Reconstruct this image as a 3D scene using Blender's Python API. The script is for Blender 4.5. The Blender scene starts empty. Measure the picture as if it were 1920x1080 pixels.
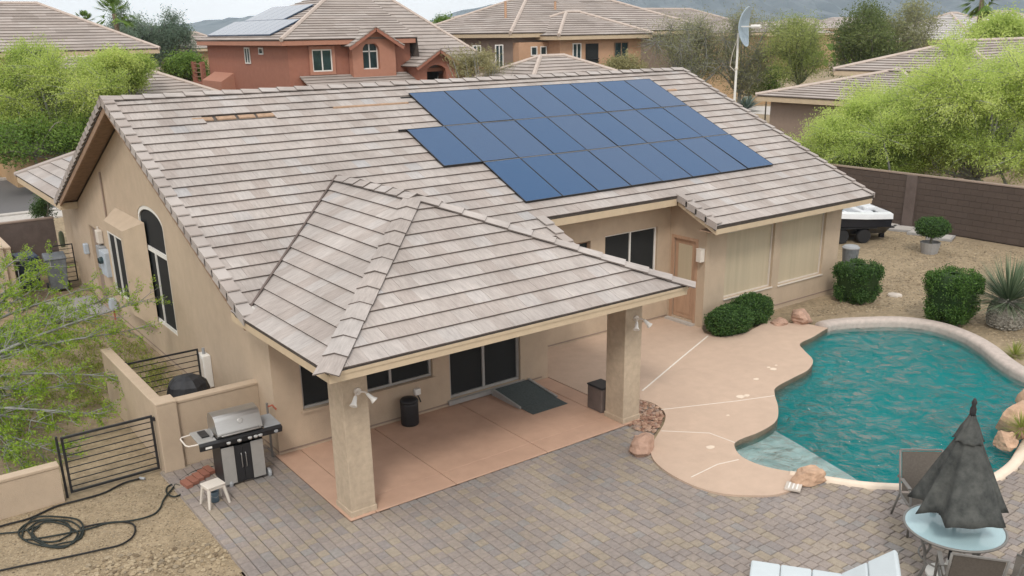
import bpy, bmesh, math, random
import numpy as np
from mathutils import Vector, Matrix
from mathutils.geometry import tessellate_polygon

sc = bpy.context.scene
COL = sc.collection
# ---------------------------------------------------------------- camera
CAM = np.array([-5.109, -11.03, 6.792])
AX = np.array([0.80294, -0.595863, -0.015335]); AU = np.array([0.204729, 0.251534, 0.945948]); AF = np.array([0.559798, 0.762678, -0.323957])
FPX, PPX, PPY = 1705.4, 960.0, 641.7
cd = bpy.data.cameras.new('camera'); cam = bpy.data.objects.new('camera', cd); COL.objects.link(cam)
cam.matrix_world = Matrix(((AX[0], AU[0], -AF[0], CAM[0]), (AX[1], AU[1], -AF[1], CAM[1]), (AX[2], AU[2], -AF[2], CAM[2]), (0, 0, 0, 1)))
cd.sensor_width = 36; cd.lens = FPX / 1920 * 36; cd.shift_y = (PPY - 540) / 1920
cd.clip_start = .1; cd.clip_end = 20000
sc.camera = cam
# ---------------------------------------------------------------- sky and sun (bright overcast)
SUN_EL, SUN_AZ = math.radians(47), math.radians(220)     # azimuth clockwise from +Y
wd = bpy.data.worlds.new('World'); sc.world = wd; wd.use_nodes = True
nt = wd.node_tree; nt.nodes.clear()
sky = nt.nodes.new('ShaderNodeTexSky'); sky.sky_type = 'NISHITA'; sky.sun_disc = False
sky.sun_elevation = SUN_EL; sky.sun_rotation = SUN_AZ; sky.air_density = 1.0; sky.dust_density = 3.0; sky.ozone_density = 1.0
hs = nt.nodes.new('ShaderNodeHueSaturation'); hs.inputs['Saturation'].default_value = .38; hs.inputs['Value'].default_value = 1.0
nt.links.new(sky.outputs[0], hs.inputs['Color'])
# thin cloud sheet all over the sky: mixes the blue towards white
tc = nt.nodes.new('ShaderNodeTexCoord'); nz = nt.nodes.new('ShaderNodeTexNoise'); nz.inputs['Scale'].default_value = 2.2; nz.inputs['Detail'].default_value = 5
nt.links.new(tc.outputs['Generated'], nz.inputs['Vector'])
mr = nt.nodes.new('ShaderNodeMapRange'); mr.inputs[1].default_value = .3; mr.inputs[2].default_value = .7; mr.inputs[3].default_value = .80; mr.inputs[4].default_value = 1.0
nt.links.new(nz.outputs[0], mr.inputs[0])
mx = nt.nodes.new('ShaderNodeMixRGB'); mx.inputs[2].default_value = (14.6, 14.6, 14.7, 1)
nt.links.new(mr.outputs[0], mx.inputs[0]); nt.links.new(hs.outputs[0], mx.inputs[1])
bg = nt.nodes.new('ShaderNodeBackground'); bg.inputs['Strength'].default_value = .1
nt.links.new(mx.outputs[0], bg.inputs['Color'])
wo = nt.nodes.new('ShaderNodeOutputWorld'); nt.links.new(bg.outputs[0], wo.inputs['Surface'])
sl = bpy.data.lights.new('sun', 'SUN'); so = bpy.data.objects.new('sun', sl); COL.objects.link(so)
sl.energy = 1.85; sl.angle = math.radians(13); sl.color = (1, .945, .87)
sd = Vector((math.sin(SUN_AZ) * math.cos(SUN_EL), math.cos(SUN_AZ) * math.cos(SUN_EL), math.sin(SUN_EL)))
so.rotation_euler = sd.to_track_quat('Z', 'Y').to_euler()
sc.view_settings.view_transform = 'Standard'; sc.view_settings.look = 'None'
sc.view_settings.exposure = -.10; sc.view_settings.gamma = 1.0; sc.view_settings.use_curve_mapping = False
sc.cycles.max_bounces = 8; sc.cycles.transparent_max_bounces = 8; sc.cycles.caustics_reflective = False; sc.cycles.caustics_refractive = False

# ---------------------------------------------------------------- survey helpers (where a sight line meets a real plane)
def U(px, py, ax, val):
    D = AF + AX * (px - PPX) / FPX + AU * (PPY - py) / FPX
    return CAM + D * ((val - CAM[ax]) / D[ax])
def G(px, py, z=0.0):
    p = U(px, py, 2, z); return (float(p[0]), float(p[1]))
HV = np.array([AF[0], AF[1], 0]); HV /= np.linalg.norm(HV)
def AT(px, py, dep):
    D = AF + AX * (px - PPX) / FPX + AU * (PPY - py) / FPX
    return CAM + D * (dep / (D @ HV))
def xz(px, py, y): p = U(px, py, 1, y); return float(p[0]), float(p[2])

# ---------------------------------------------------------------- materials
MATS = {}
def nmat(name):
    m = bpy.data.materials.new(name); m.use_nodes = True
    n = m.node_tree.nodes; b = n['Principled BSDF']; MATS[name] = m
    return m, n, m.node_tree.links, b
def mat(name, col, rough=.8, var=.12, scale=6., bump=0., bscale=60., spec=.3, metal=0., tint=None, detail=4., stretch=None, big=0.):
    """base colour with mottling between col*(1-var) and tint or col*(1+var); optional fine relief and broad weathering"""
    m, n, L, b = nmat(name)
    b.inputs['Roughness'].default_value = rough; b.inputs['Metallic'].default_value = metal
    b.inputs['Specular IOR Level'].default_value = spec
    t = n.new('ShaderNodeTexCoord'); vec = t.outputs['Object']
    if stretch:
        mp = n.new('ShaderNodeMapping'); mp.inputs['Scale'].default_value = stretch; L.new(vec, mp.inputs[0]); vec = mp.outputs[0]
    z = n.new('ShaderNodeTexNoise'); z.inputs['Scale'].default_value = scale; z.inputs['Detail'].default_value = detail; z.inputs['Roughness'].default_value = .65
    L.new(vec, z.inputs['Vector'])
    r = n.new('ShaderNodeValToRGB'); c2 = tint or [min(1, c * (1 + var)) for c in col]
    r.color_ramp.elements[0].position = .32; r.color_ramp.elements[0].color = (*[c * (1 - var) for c in col], 1)
    r.color_ramp.elements[1].position = .68; r.color_ramp.elements[1].color = (*c2, 1)
    L.new(z.outputs[0], r.inputs[0]); out = r.outputs[0]
    if big:
        z2 = n.new('ShaderNodeTexNoise'); z2.inputs['Scale'].default_value = scale * .13; z2.inputs['Detail'].default_value = 3
        L.new(vec, z2.inputs['Vector'])
        mr = n.new('ShaderNodeMapRange'); mr.inputs[1].default_value = .3; mr.inputs[2].default_value = .7; mr.inputs[3].default_value = 1 - big; mr.inputs[4].default_value = 1 + big
        L.new(z2.outputs[0], mr.inputs[0])
        mu = n.new('ShaderNodeMixRGB'); mu.blend_type = 'MULTIPLY'; mu.inputs[0].default_value = 1
        L.new(out, mu.inputs[1]); L.new(mr.outputs[0], mu.inputs[2]); out = mu.outputs[0]
    L.new(out, b.inputs['Base Color'])
    if bump:
        z3 = n.new('ShaderNodeTexNoise'); z3.inputs['Scale'].default_value = bscale; z3.inputs['Detail'].default_value = 3
        L.new(t.outputs['Object'], z3.inputs['Vector'])
        bp = n.new('ShaderNodeBump'); bp.inputs['Strength'].default_value = bump; bp.inputs['Distance'].default_value = .02
        L.new(z3.outputs[0], bp.inputs['Height']); L.new(bp.outputs[0], b.inputs['Normal'])
    return m
def leafmat(name, c0, c1, c2, trans=.35):
    """leaf colours by the per-leaf random value v"""
    m, n, L, b = nmat(name)
    a = n.new('ShaderNodeAttribute'); a.attribute_name = 'v'
    r = n.new('ShaderNodeValToRGB'); e = r.color_ramp.elements
    e[0].position = 0; e[0].color = (*c0, 1); e[1].position = 1; e[1].color = (*c2, 1)
    k = e.new(.5); k.color = (*c1, 1)
    L.new(a.outputs['Fac'], r.inputs[0])
    b.inputs['Roughness'].default_value = .6; b.inputs['Specular IOR Level'].default_value = .25
    L.new(r.outputs[0], b.inputs['Base Color'])
    tr = n.new('ShaderNodeBsdfTranslucent'); L.new(r.outputs[0], tr.inputs['Color'])
    ms = n.new('ShaderNodeMixShader'); ms.inputs[0].default_value = trans
    L.new(b.outputs[0], ms.inputs[1]); L.new(tr.outputs[0], ms.inputs[2])
    L.new(ms.outputs[0], n['Material Output'].inputs['Surface'])
    return m
def piecemat(name, cols, rough=.85, streak=None, spec=.25, bump=.15, uvs=True, wx=.1, wscale=.55):
    """tiles, pavers, stones: colour picked by the piece's own random value v, grain from its own UV"""
    m, n, L, b = nmat(name)
    a = n.new('ShaderNodeAttribute'); a.attribute_name = 'v'
    r = n.new('ShaderNodeValToRGB'); e = r.color_ramp.elements
    e[0].position = 0; e[0].color = (*cols[0], 1); e[1].position = 1; e[1].color = (*cols[-1], 1)
    for i, c in enumerate(cols[1:-1]):
        k = e.new((i + 1) / (len(cols) - 1)); k.color = (*c, 1)
    L.new(a.outputs['Fac'], r.inputs[0])
    uv = n.new('ShaderNodeUVMap'); uv.uv_map = 'uv'
    mp = n.new('ShaderNodeMapping'); mp.inputs['Scale'].default_value = streak or (14, 14, 1)
    L.new(uv.outputs[0], mp.inputs[0])
    z = n.new('ShaderNodeTexNoise'); z.inputs['Scale'].default_value = 1.; z.inputs['Detail'].default_value = 5; z.inputs['Roughness'].default_value = .7
    L.new(mp.outputs[0], z.inputs['Vector'])
    mr = n.new('ShaderNodeMapRange'); mr.inputs[1].default_value = .3; mr.inputs[2].default_value = .72; mr.inputs[3].default_value = .8; mr.inputs[4].default_value = 1.17
    L.new(z.outputs[0], mr.inputs[0])
    mu = n.new('ShaderNodeMixRGB'); mu.blend_type = 'MULTIPLY'; mu.inputs[0].default_value = 1
    L.new(r.outputs[0], mu.inputs[1]); L.new(mr.outputs[0], mu.inputs[2])
    # broad weathering in world space so neighbouring pieces share stains
    g = n.new('ShaderNodeNewGeometry'); z2 = n.new('ShaderNodeTexNoise'); z2.inputs['Scale'].default_value = wscale; z2.inputs['Detail'].default_value = 4
    L.new(g.outputs['Position'], z2.inputs['Vector'])
    m2 = n.new('ShaderNodeMapRange'); m2.inputs[1].default_value = .3; m2.inputs[2].default_value = .7; m2.inputs[3].default_value = 1 - wx; m2.inputs[4].default_value = 1 + wx
    L.new(z2.outputs[0], m2.inputs[0])
    mv = n.new('ShaderNodeMixRGB'); mv.blend_type = 'MULTIPLY'; mv.inputs[0].default_value = 1
    L.new(mu.outputs[0], mv.inputs[1]); L.new(m2.outputs[0], mv.inputs[2])
    L.new(mv.outputs[0], b.inputs['Base Color'])
    b.inputs['Roughness'].default_value = rough; b.inputs['Specular IOR Level'].default_value = spec
    bp = n.new('ShaderNodeBump'); bp.inputs['Strength'].default_value = bump; bp.inputs['Distance'].default_value = .01
    L.new(z.outputs[0], bp.inputs['Height']); L.new(bp.outputs[0], b.inputs['Normal'])
    return m

mat('stucco', (.475, .372, .272), var=.06, scale=3.6, bump=.45, bscale=90, big=.07, stretch=(1.1, 1.1, .8), detail=8)
mat('stucco_pillar', (.47, .375, .275), var=.12, scale=9, bump=.5, bscale=90, big=.08, detail=7)
mat('trim_tan', (.53, .42, .29), var=.06, scale=5, rough=.6)
mat('wood_brown', (.27, .175, .115), var=.2, scale=8, rough=.7)
mat('soffit', (.34, .235, .165), var=.08, scale=6)
mat('underlay', (.10, .085, .075), var=.2)
mat('batten', (.36, .24, .16), var=.2, scale=12)
TILE_COLS = [(.16, .135, .122), (.325, .278, .25), (.352, .306, .278), (.375, .333, .306), (.405, .366, .34), (.36, .345, .34)]  # first tone is the dark shadow line painted onto the front butts
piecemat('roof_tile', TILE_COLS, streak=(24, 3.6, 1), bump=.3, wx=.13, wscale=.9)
piecemat('far_tile', [(.20, .165, .145), (.33, .285, .255), (.36, .312, .283), (.385, .342, .312)], streak=(1.5, 9, 1), bump=0.0)
piecemat('far_tile_grey', [(.25, .24, .23), (.46, .44, .42), (.49, .46, .45), (.52, .49, .47)], streak=(1.5, 9, 1), bump=0.0)
piecemat('paver', [(.242, .214, .201), (.26, .223, .202), (.278, .236, .209), (.287, .243, .208), (.304, .254, .195), (.25, .232, .222)], streak=(16, 16, 1), bump=.3, wx=.17, wscale=.5)
piecemat('stone_brown', [(.22, .12, .085), (.33, .2, .14), (.42, .28, .2), (.3, .22, .18)], streak=(8, 8, 1), bump=.4)
piecemat('gravel', [(.14, .105, .07), (.30, .23, .145), (.35, .275, .18), (.42, .34, .23), (.22, .18, .13)], streak=(8, 8, 1), bump=.1)
piecemat('block', [(.088, .066, .054), (.092, .069, .057), (.097, .073, .060)], streak=(5, 5, 1), bump=.15)
piecemat('brick_red', [(.27, .115, .08), (.33, .145, .10)], streak=(10, 10, 1), bump=.2)
mat('slab', (.50, .325, .235), var=.06, scale=3, rough=.75, big=.08, bump=.08, bscale=90)
mat('deck', (.505, .375, .285), var=.05, scale=3.5, rough=.8, big=.05, bump=.15, bscale=70)
mat('deck_patch', (.72, .60, .48), var=.04)
mat('coping', (.47, .40, .355), var=.12, scale=9, rough=.8, bump=.3, bscale=40, big=.08)
mat('plaster', (.12, .42, .42), var=.15, scale=3.4, rough=.6, tint=(.30, .62, .60), big=.3, detail=10)  # pale mottling paints broken reflections and light dapple into the pool floor
mat('plaster_shelf', (.74, .68, .64), var=.08, scale=4, rough=.6)
mat('waterline_tile', (.06, .145, .095), var=.3, scale=9, rough=.4)
mat('yard_soil', (.26, .20, .125), var=.2, scale=9, rough=.95, bump=.7, bscale=55, tint=(.37, .29, .19), detail=8, big=.14)
mat('far_ground', (.30, .22, .14), var=.25, scale=.6, rough=.95, tint=(.37, .29, .19), big=.1)
mat('asphalt', (.135, .13, .13), var=.1, scale=20, rough=.9, bump=.2, bscale=90)
mat('concrete', (.45, .42, .385), var=.1, scale=6, rough=.85, bump=.2)
mat('concrete_grey', (.32, .31, .30), var=.1, scale=6, rough=.85, bump=.2)
mat('wall_dark', (.13, .10, .088), var=.12, scale=5, bump=.2, rough=.9, big=.1)
mat('mortar', (.078, .06, .05), var=.1)
mat('joint_dark', (.13, .075, .05), var=.1)
mat('joint_white', (.72, .66, .58), var=.05)
mat('sand', (.27, .23, .20), var=.2, scale=20)
mat('glass_dark', (.012, .014, .016), rough=.12, var=.2, scale=1.2, spec=.5)
mat('glass_blue', (.025, .045, .05), rough=.08, var=.4, scale=1.5, spec=.5)
mat('screen_window', (.010, .012, .014), rough=.65, var=.15, scale=2, spec=.25)
mat('screen_dark', (.022, .023, .023), rough=.75, var=.1, scale=2, spec=.2)
mat('sunscreen', (.47, .395, .28), rough=.5, var=.07, scale=1.0, stretch=(7, 7, .25), spec=.4)
mat('frame_white', (.72, .70, .66), rough=.45, var=.04)
mat('frame_alu', (.38, .37, .355), rough=.4, var=.05, metal=.3)
mat('door_wood', (.42, .27, .18), rough=.6, var=.12, scale=10, stretch=(1, 1, .15))
mat('black_metal', (.016, .016, .018), rough=.45, var=.2, spec=.5)
mat('black_plastic', (.02, .02, .022), rough=.5, var=.15, spec=.4)
mat('black_cover', (.022, .023, .027), rough=.6, var=.3, scale=8, spec=.4)
mat('steel', (.55, .54, .52), rough=.3, metal=.9, var=.06, scale=30, stretch=(.3, 8, 8))
mat('steel_panel', (.43, .42, .40), rough=.45, metal=.5, var=.06)
mat('grey_plastic', (.30, .31, .32), rough=.5, var=.08)
mat('bin_grey', (.15, .165, .18), rough=.45, var=.2, scale=9)
mat('bin_blue', (.04, .055, .09), rough=.5, var=.15)
mat('meter_blue', (.42, .47, .53), rough=.5, var=.08)
mat('white_plastic', (.74, .72, .68), rough=.45, var=.04)
mat('off_white', (.66, .60, .53), rough=.5, var=.05)
mat('beige_plastic', (.60, .545, .48), rough=.5, var=.05)
mat('bucket_blue', (.14, .20, .25), rough=.5, var=.1)
mat('copper_red', (.35, .10, .06), rough=.5)
mat('hose_black', (.02, .02, .02), rough=.55, var=.2, spec=.2)
mat('hose_green', (.024, .03, .027), rough=.55, var=.2, spec=.2)
mat('cushion', (.52, .57, .59), rough=.9, var=.04, scale=3, bump=.1, bscale=20)
mat('sling', (.115, .10, .085), rough=.8, var=.12, scale=40, spec=.2)
mat('chair_frame', (.22, .21, .195), rough=.45, var=.08, metal=.3)
mat('canopy', (.058, .062, .060), rough=.9, var=.25, scale=5, tint=(.105, .108, .10), spec=.15)
mat('umbrella_pole', (.03, .03, .032), rough=.4, var=.1)
mat('ramp_mat', (.075, .092, .092), rough=.85, var=.2, scale=25, bump=.3, bscale=150)
mat('panel_frame', (.008, .009, .011), rough=.4, var=.1, spec=.5)
mat('stucco_orange', (.31, .135, .092), var=.06, scale=4, bump=.1)
mat('stucco_orange_trim', (.39, .19, .13), var=.05, scale=4)
mat('stucco_tan', (.43, .29, .165), var=.06, scale=4)
mat('stucco_tan2', (.47, .29, .185), var=.06, scale=4)
mat('stucco_brown', (.27, .205, .165), var=.06, scale=4)
mat('bark_grey', (.20, .185, .15), var=.3, scale=12, bump=.4)
mat('bark_green', (.17, .19, .10), var=.25, scale=10)
mat('bark_palegrey', (.25, .25, .235), var=.25, scale=10)
mat('palm_bark', (.22, .17, .12), var=.3, scale=10, bump=.5)
mat('boulder_tan', (.50, .33, .225), var=.25, scale=5, bump=.7, bscale=14, rough=.9, detail=8)
mat('boulder_pink', (.42, .27, .20), var=.22, scale=5, bump=.7, bscale=14, rough=.9, detail=8)
mat('boulder_pale', (.52, .46, .40), var=.2, scale=3, bump=.5, bscale=8, rough=.9)
mat('gelcoat', (.72, .74, .76), rough=.2, var=.03, spec=.5)
mat('boat_dark', (.015, .017, .025), rough=.2, var=.1, spec=.5)
mat('boat_seat', (.62, .64, .66), rough=.5, var=.05)
mat('mountain', (.075, .105, .13), var=.3, scale=.012, rough=1, detail=8, tint=(.13, .15, .165))  # bluish tone carries part of the distance haze in the colour
mat('dish_grey', (.42, .50, .58), rough=.4, var=.05)
mat('pot_clay', (.34, .25, .20), var=.25, scale=6, bump=.3)
mat('trunk_scales', (.30, .27, .22), var=.5, scale=16, bump=1., bscale=22, tint=(.55, .52, .45))
mat('flange_metal', (.50, .47, .43), rough=.5, metal=.2)
leafmat('leaf_palo', (.36, .47, .12), (.55, .66, .19), (.71, .77, .28), .5)
leafmat('leaf_palo2', (.27, .39, .08), (.45, .56, .14), (.62, .68, .21), .5)
leafmat('leaf_bright', (.15, .27, .025), (.27, .42, .045), (.42, .54, .09), .45)
leafmat('leaf_dark', (.022, .045, .014), (.055, .105, .028), (.11, .17, .045), .25)
leafmat('leaf_hedge', (.028, .065, .018), (.055, .12, .03), (.11, .20, .05), .25)
leafmat('leaf_hedge_top', (.035, .08, .018), (.075, .155, .03), (.14, .25, .055), .3)
leafmat('leaf_grey', (.075, .09, .06), (.115, .135, .085), (.17, .19, .12), .25)
leafmat('leaf_mesq', (.18, .19, .10), (.28, .29, .145), (.38, .385, .21), .4)
leafmat('leaf_euc', (.11, .17, .12), (.18, .25, .18), (.26, .33, .24), .35)
leafmat('leaf_mid', (.08, .15, .03), (.15, .25, .045), (.24, .34, .07), .35)
leafmat('leaf_oak', (.08, .115, .04), (.15, .195, .065), (.27, .31, .11), .35)
leafmat('leaf_fresh', (.20, .26, .07), (.33, .39, .12), (.46, .49, .19), .45)
leafmat('leaf_dry', (.20, .19, .08), (.30, .28, .13), (.40, .37, .2), .3)
leafmat('leaf_spoon', (.07, .115, .06), (.13, .18, .10), (.22, .27, .17), .15)
leafmat('leaf_agave', (.12, .17, .15), (.17, .23, .20), (.23, .29, .26), .1)
leafmat('weed', (.17, .23, .04), (.27, .32, .06), (.38, .37, .12), .35)
# water: tinted clear body with a rippled mirror on top
m, n, L, b = nmat('water')
n.remove(b)
tb = n.new('ShaderNodeBsdfTransparent'); tb.inputs[0].default_value = (.93, .98, .98, 1)
gl = n.new('ShaderNodeBsdfGlossy'); gl.inputs['Roughness'].default_value = .03; gl.inputs['Color'].default_value = (1, 1, 1, 1)
fr = n.new('ShaderNodeFresnel'); fr.inputs['IOR'].default_value = 1.33
t = n.new('ShaderNodeTexCoord'); z = n.new('ShaderNodeTexNoise'); z.inputs['Scale'].default_value = 2.6; z.inputs['Detail'].default_value = 5; z.inputs['Distortion'].default_value = 1.2
L.new(t.outputs['Object'], z.inputs['Vector'])
bp = n.new('ShaderNodeBump'); bp.inputs['Strength'].default_value = 1.0; bp.inputs['Distance'].default_value = .22
L.new(z.outputs[0], bp.inputs['Height']); L.new(bp.outputs[0], gl.inputs['Normal']); L.new(bp.outputs[0], fr.inputs['Normal'])
wn = n.new('ShaderNodeTexNoise'); wn.inputs['Scale'].default_value = 1.15; wn.inputs['Detail'].default_value = 9; wn.inputs['Roughness'].default_value = .72; wn.inputs['Distortion'].default_value = 2.2; L.new(t.outputs['Object'], wn.inputs['Vector'])
wm = n.new('ShaderNodeMapRange'); wm.inputs[1].default_value = .42; wm.inputs[2].default_value = .62; wm.inputs[3].default_value = .25; wm.inputs[4].default_value = 1.35; L.new(wn.outputs[0], wm.inputs[0])  # mask paints mottled bright and dull patches into the sky reflection
fm = n.new('ShaderNodeMath'); fm.operation = 'MULTIPLY'; L.new(wm.outputs[0], fm.inputs[1]); L.new(fr.outputs[0], fm.inputs[0])
ms = n.new('ShaderNodeMixShader'); L.new(fm.outputs[0], ms.inputs[0]); L.new(tb.outputs[0], ms.inputs[1]); L.new(gl.outputs[0], ms.inputs[2])
L.new(ms.outputs[0], n['Material Output'].inputs['Surface'])
m, n, L, b = nmat('water_body'); n.remove(b); pv = n.new('ShaderNodeVolumePrincipled'); pv.inputs['Color'].default_value = (.012, .88, .90, 1); pv.inputs['Density'].default_value = 1.6
L.new(pv.outputs[0], n['Material Output'].inputs['Volume'])
# frosted table glass
m, n, L, b = nmat('table_glass')
b.inputs['Base Color'].default_value = (.52, .70, .74, 1); b.inputs['Roughness'].default_value = .1; b.inputs['Specular IOR Level'].default_value = .6
tb = n.new('ShaderNodeBsdfTransparent'); tb.inputs[0].default_value = (.75, .88, .9, 1)
ms = n.new('ShaderNodeMixShader'); ms.inputs[0].default_value = .72; L.new(tb.outputs[0], ms.inputs[1]); L.new(b.outputs[0], ms.inputs[2]); L.new(ms.outputs[0], n['Material Output'].inputs['Surface'])
# solar cells: fine bright busbar lines over dark blue
m, n, L, b = nmat('solar_cell')
uv = n.new('ShaderNodeUVMap'); uv.uv_map = 'uv'
sp = n.new('ShaderNodeSeparateXYZ'); L.new(uv.outputs[0], sp.inputs[0])
def line(sock, period, width):
    a = n.new('ShaderNodeMath'); a.operation = 'MULTIPLY'; a.inputs[1].default_value = 1 / period; L.new(sock, a.inputs[0])
    f = n.new('ShaderNodeMath'); f.operation = 'FRACT'; L.new(a.outputs[0], f.inputs[0])
    g = n.new('ShaderNodeMath'); g.operation = 'LESS_THAN'; g.inputs[1].default_value = width; L.new(f.outputs[0], g.inputs[0])
    return g.outputs[0]
l1 = line(sp.outputs[0], .0325, .16)
at = n.new('ShaderNodeAttribute'); at.attribute_name = 'v'
rp = n.new('ShaderNodeValToRGB'); rp.color_ramp.elements[0].color = (.016, .058, .145, 1); rp.color_ramp.elements[1].color = (.036, .07, .145, 1); L.new(at.outputs['Fac'], rp.inputs[0])
mxs = n.new('ShaderNodeMixRGB'); mxs.inputs[2].default_value = (.11, .195, .31, 1); L.new(l1, mxs.inputs[0]); L.new(rp.outputs[0], mxs.inputs[1])
L.new(mxs.outputs[0], b.inputs['Base Color']); b.inputs['Roughness'].default_value = .2; b.inputs['Specular IOR Level'].default_value = .13
mat('far_solar', (.05, .08, .13), rough=.06, var=.1, spec=.8)

# ---------------------------------------------------------------- mesh helpers
class MB:
    def __init__(s): s.v = []; s.f = []; s.a = []; s.uv = []; s.cur = None; s.has_uv = False
    def poly(s, pts, uv=None):
        i = len(s.v); s.v += [tuple(map(float, p)) for p in pts]; s.f.append(tuple(range(i, i + len(pts))))
        s.a.append(random.random() if s.cur is None else s.cur); s.uv.append(uv)
        if uv: s.has_uv = True
    def box(s, x0, y0, z0, x1, y1, z1):
        p = [(x0, y0, z0), (x1, y0, z0), (x1, y1, z0), (x0, y1, z0), (x0, y0, z1), (x1, y0, z1), (x1, y1, z1), (x0, y1, z1)]
        s.hexa(p); return s
    def hexa(s, p):
        i = len(s.v); s.v += [tuple(map(float, q)) for q in p]
        for q in ((3, 2, 1, 0), (4, 5, 6, 7), (0, 1, 5, 4), (1, 2, 6, 5), (2, 3, 7, 6), (3, 0, 4, 7)):
            s.f.append(tuple(i + k for k in q)); s.a.append(0.5 if s.cur is None else s.cur); s.uv.append(None)
        return s
    def obox(s, c, ax, ay, az):
        c = Vector(c); ax = Vector(ax); ay = Vector(ay); az = Vector(az)
        s.hexa([c - ax - ay - az, c + ax - ay - az, c + ax + ay - az, c - ax + ay - az, c - ax - ay + az, c + ax - ay + az, c + ax + ay + az, c - ax + ay + az]); return s
    def bar(s, p, q, w, h=None, up=(0, 0, 1)):
        p = Vector(p); q = Vector(q); d = (q - p); l = d.length; d.normalize(); u = Vector(up)
        if abs(d.dot(u)) > .95: u = Vector((0, 1, 0))
        sd = d.cross(u).normalized(); u = sd.cross(d).normalized()
        s.obox((p + q) / 2, d * l / 2, sd * w / 2, u * (h or w) / 2); return s
    def prism(s, pts, z0, z1):
        n = len(pts); i = len(s.v)
        s.v += [(float(p[0]), float(p[1]), z0) for p in pts] + [(float(p[0]), float(p[1]), z1) for p in pts]
        tris = tessellate_polygon([[Vector((p[0], p[1], 0)) for p in pts]])
        cr = sum((pts[k][0] * pts[(k + 1) % n][1] - pts[(k + 1) % n][0] * pts[k][1]) for k in range(n)) > 0
        for t in tris:
            a, b_, c = t
            area = (pts[b_][0] - pts[a][0]) * (pts[c][1] - pts[a][1]) - (pts[c][0] - pts[a][0]) * (pts[b_][1] - pts[a][1])
            if area < 0: b_, c = c, b_
            s.f.append((i + n + a, i + n + b_, i + n + c)); s.f.append((i + a, i + c, i + b_))
        for k in range(n):
            a, b_ = k, (k + 1) % n
            s.f.append((i + a, i + b_, i + n + b_, i + n + a) if cr else (i + b_, i + a, i + n + a, i + n + b_))
        while len(s.a) < len(s.f): s.a.append(.5 if s.cur is None else s.cur); s.uv.append(None)
        return s
    def tube(s, path, r, n=6, cap=True):
        P = [Vector(p) for p in path]; R = r if hasattr(r, '__len__') else [r] * len(P); i0 = len(s.v); up = Vector((0.13, 0.21, 1)); prev = None
        for k, p in enumerate(P):
            d = (P[min(k + 1, len(P) - 1)] - P[max(k - 1, 0)])
            d = d.normalized() if d.length > 1e-9 else Vector((0, 0, 1))
            if prev is None:
                a = d.cross(up);
                if a.length < .1: a = d.cross(Vector((1, 0, 0)))
            else: a = prev - d * prev.dot(d)
            a.normalize(); prev = a; b_ = d.cross(a)
            for j in range(n):
                t = 2 * math.pi * j / n; s.v.append(tuple(p + (a * math.cos(t) + b_ * math.sin(t)) * R[k]))
        for k in range(len(P) - 1):
            for j in range(n):
                a = i0 + k * n + j; b_ = i0 + k * n + (j + 1) % n; s.f.append((a, b_, b_ + n, a + n))
        if cap: s.f.append(tuple(i0 + j for j in range(n))[::-1]); s.f.append(tuple(i0 + (len(P) - 1) * n + j for j in range(n)))
        while len(s.a) < len(s.f): s.a.append(.5 if s.cur is None else s.cur); s.uv.append(None)
        return s
    def lathe(s, prof, n=16, c=(0, 0, 0), wob=None):
        i0 = len(s.v)
        for (r, z) in prof:
            for j in range(n):
                t = 2 * math.pi * j / n; rr = r * (wob(t, z) if wob else 1)
                s.v.append((c[0] + rr * math.cos(t), c[1] + rr * math.sin(t), c[2] + z))
        for k in range(len(prof) - 1):
            for j in range(n):
                a = i0 + k * n + j; b_ = i0 + k * n + (j + 1) % n; s.f.append((a, b_, b_ + n, a + n))
        s.f.append(tuple(i0 + j for j in range(n))[::-1]); s.f.append(tuple(i0 + (len(prof) - 1) * n + j for j in range(n)))
        while len(s.a) < len(s.f): s.a.append(.5 if s.cur is None else s.cur); s.uv.append(None)
        return s
    def mesh(s, name, m, smooth=False, bevel=0, weld=False):
        me = bpy.data.meshes.new(name); me.from_pydata(s.v, [], s.f)
        at = me.attributes.new('v', 'FLOAT', 'FACE'); at.data.foreach_set('value', s.a[:len(me.polygons)] if len(s.a) >= len(me.polygons) else s.a + [.5] * (len(me.polygons) - len(s.a)))
        if s.has_uv:
            ul = me.uv_layers.new(name='uv')
            for p, uvs in zip(me.polygons, s.uv):
                if uvs:
                    for li, q in zip(p.loop_indices, uvs): ul.data[li].uv = q
        if bevel or weld:
            bm = bmesh.new(); bm.from_mesh(me)
            bmesh.ops.remove_doubles(bm, verts=bm.verts, dist=1e-5)
            if bevel:
                es = [e for e in bm.edges if len(e.link_faces) == 2 and e.calc_face_angle(0) > .5]
                bmesh.ops.bevel(bm, geom=es, offset=bevel, segments=2, profile=.5, affect='EDGES', clamp_overlap=True)
            bm.to_mesh(me); bm.free()
        if m: me.materials.append(MATS[m])
        if smooth: me.polygons.foreach_set('use_smooth', [True] * len(me.polygons))
        return me
    def build(s, name, m, parent=None, loc=None, smooth=False, bevel=0, weld=False, kind=None):
        o = bpy.data.objects.new(name, s.mesh(name, m, smooth, bevel, weld)); COL.objects.link(o)
        if parent: o.parent = parent
        if loc is not None: o.location = loc
        if kind: o['kind'] = kind
        return o
def tag(o, label=None, cat=None, group=None, kind=None):
    if label: o['label'] = label
    if cat: o['category'] = cat
    if group: o['group'] = group
    if kind: o['kind'] = kind
    return o
def thing(name, label, cat, loc=(0, 0, 0), rz=0, group=None):
    o = bpy.data.objects.new(name, None); COL.objects.link(o); o.empty_display_size = .2
    o.location = loc; o.rotation_euler = (0, 0, rz); return tag(o, label, cat, group)
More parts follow.
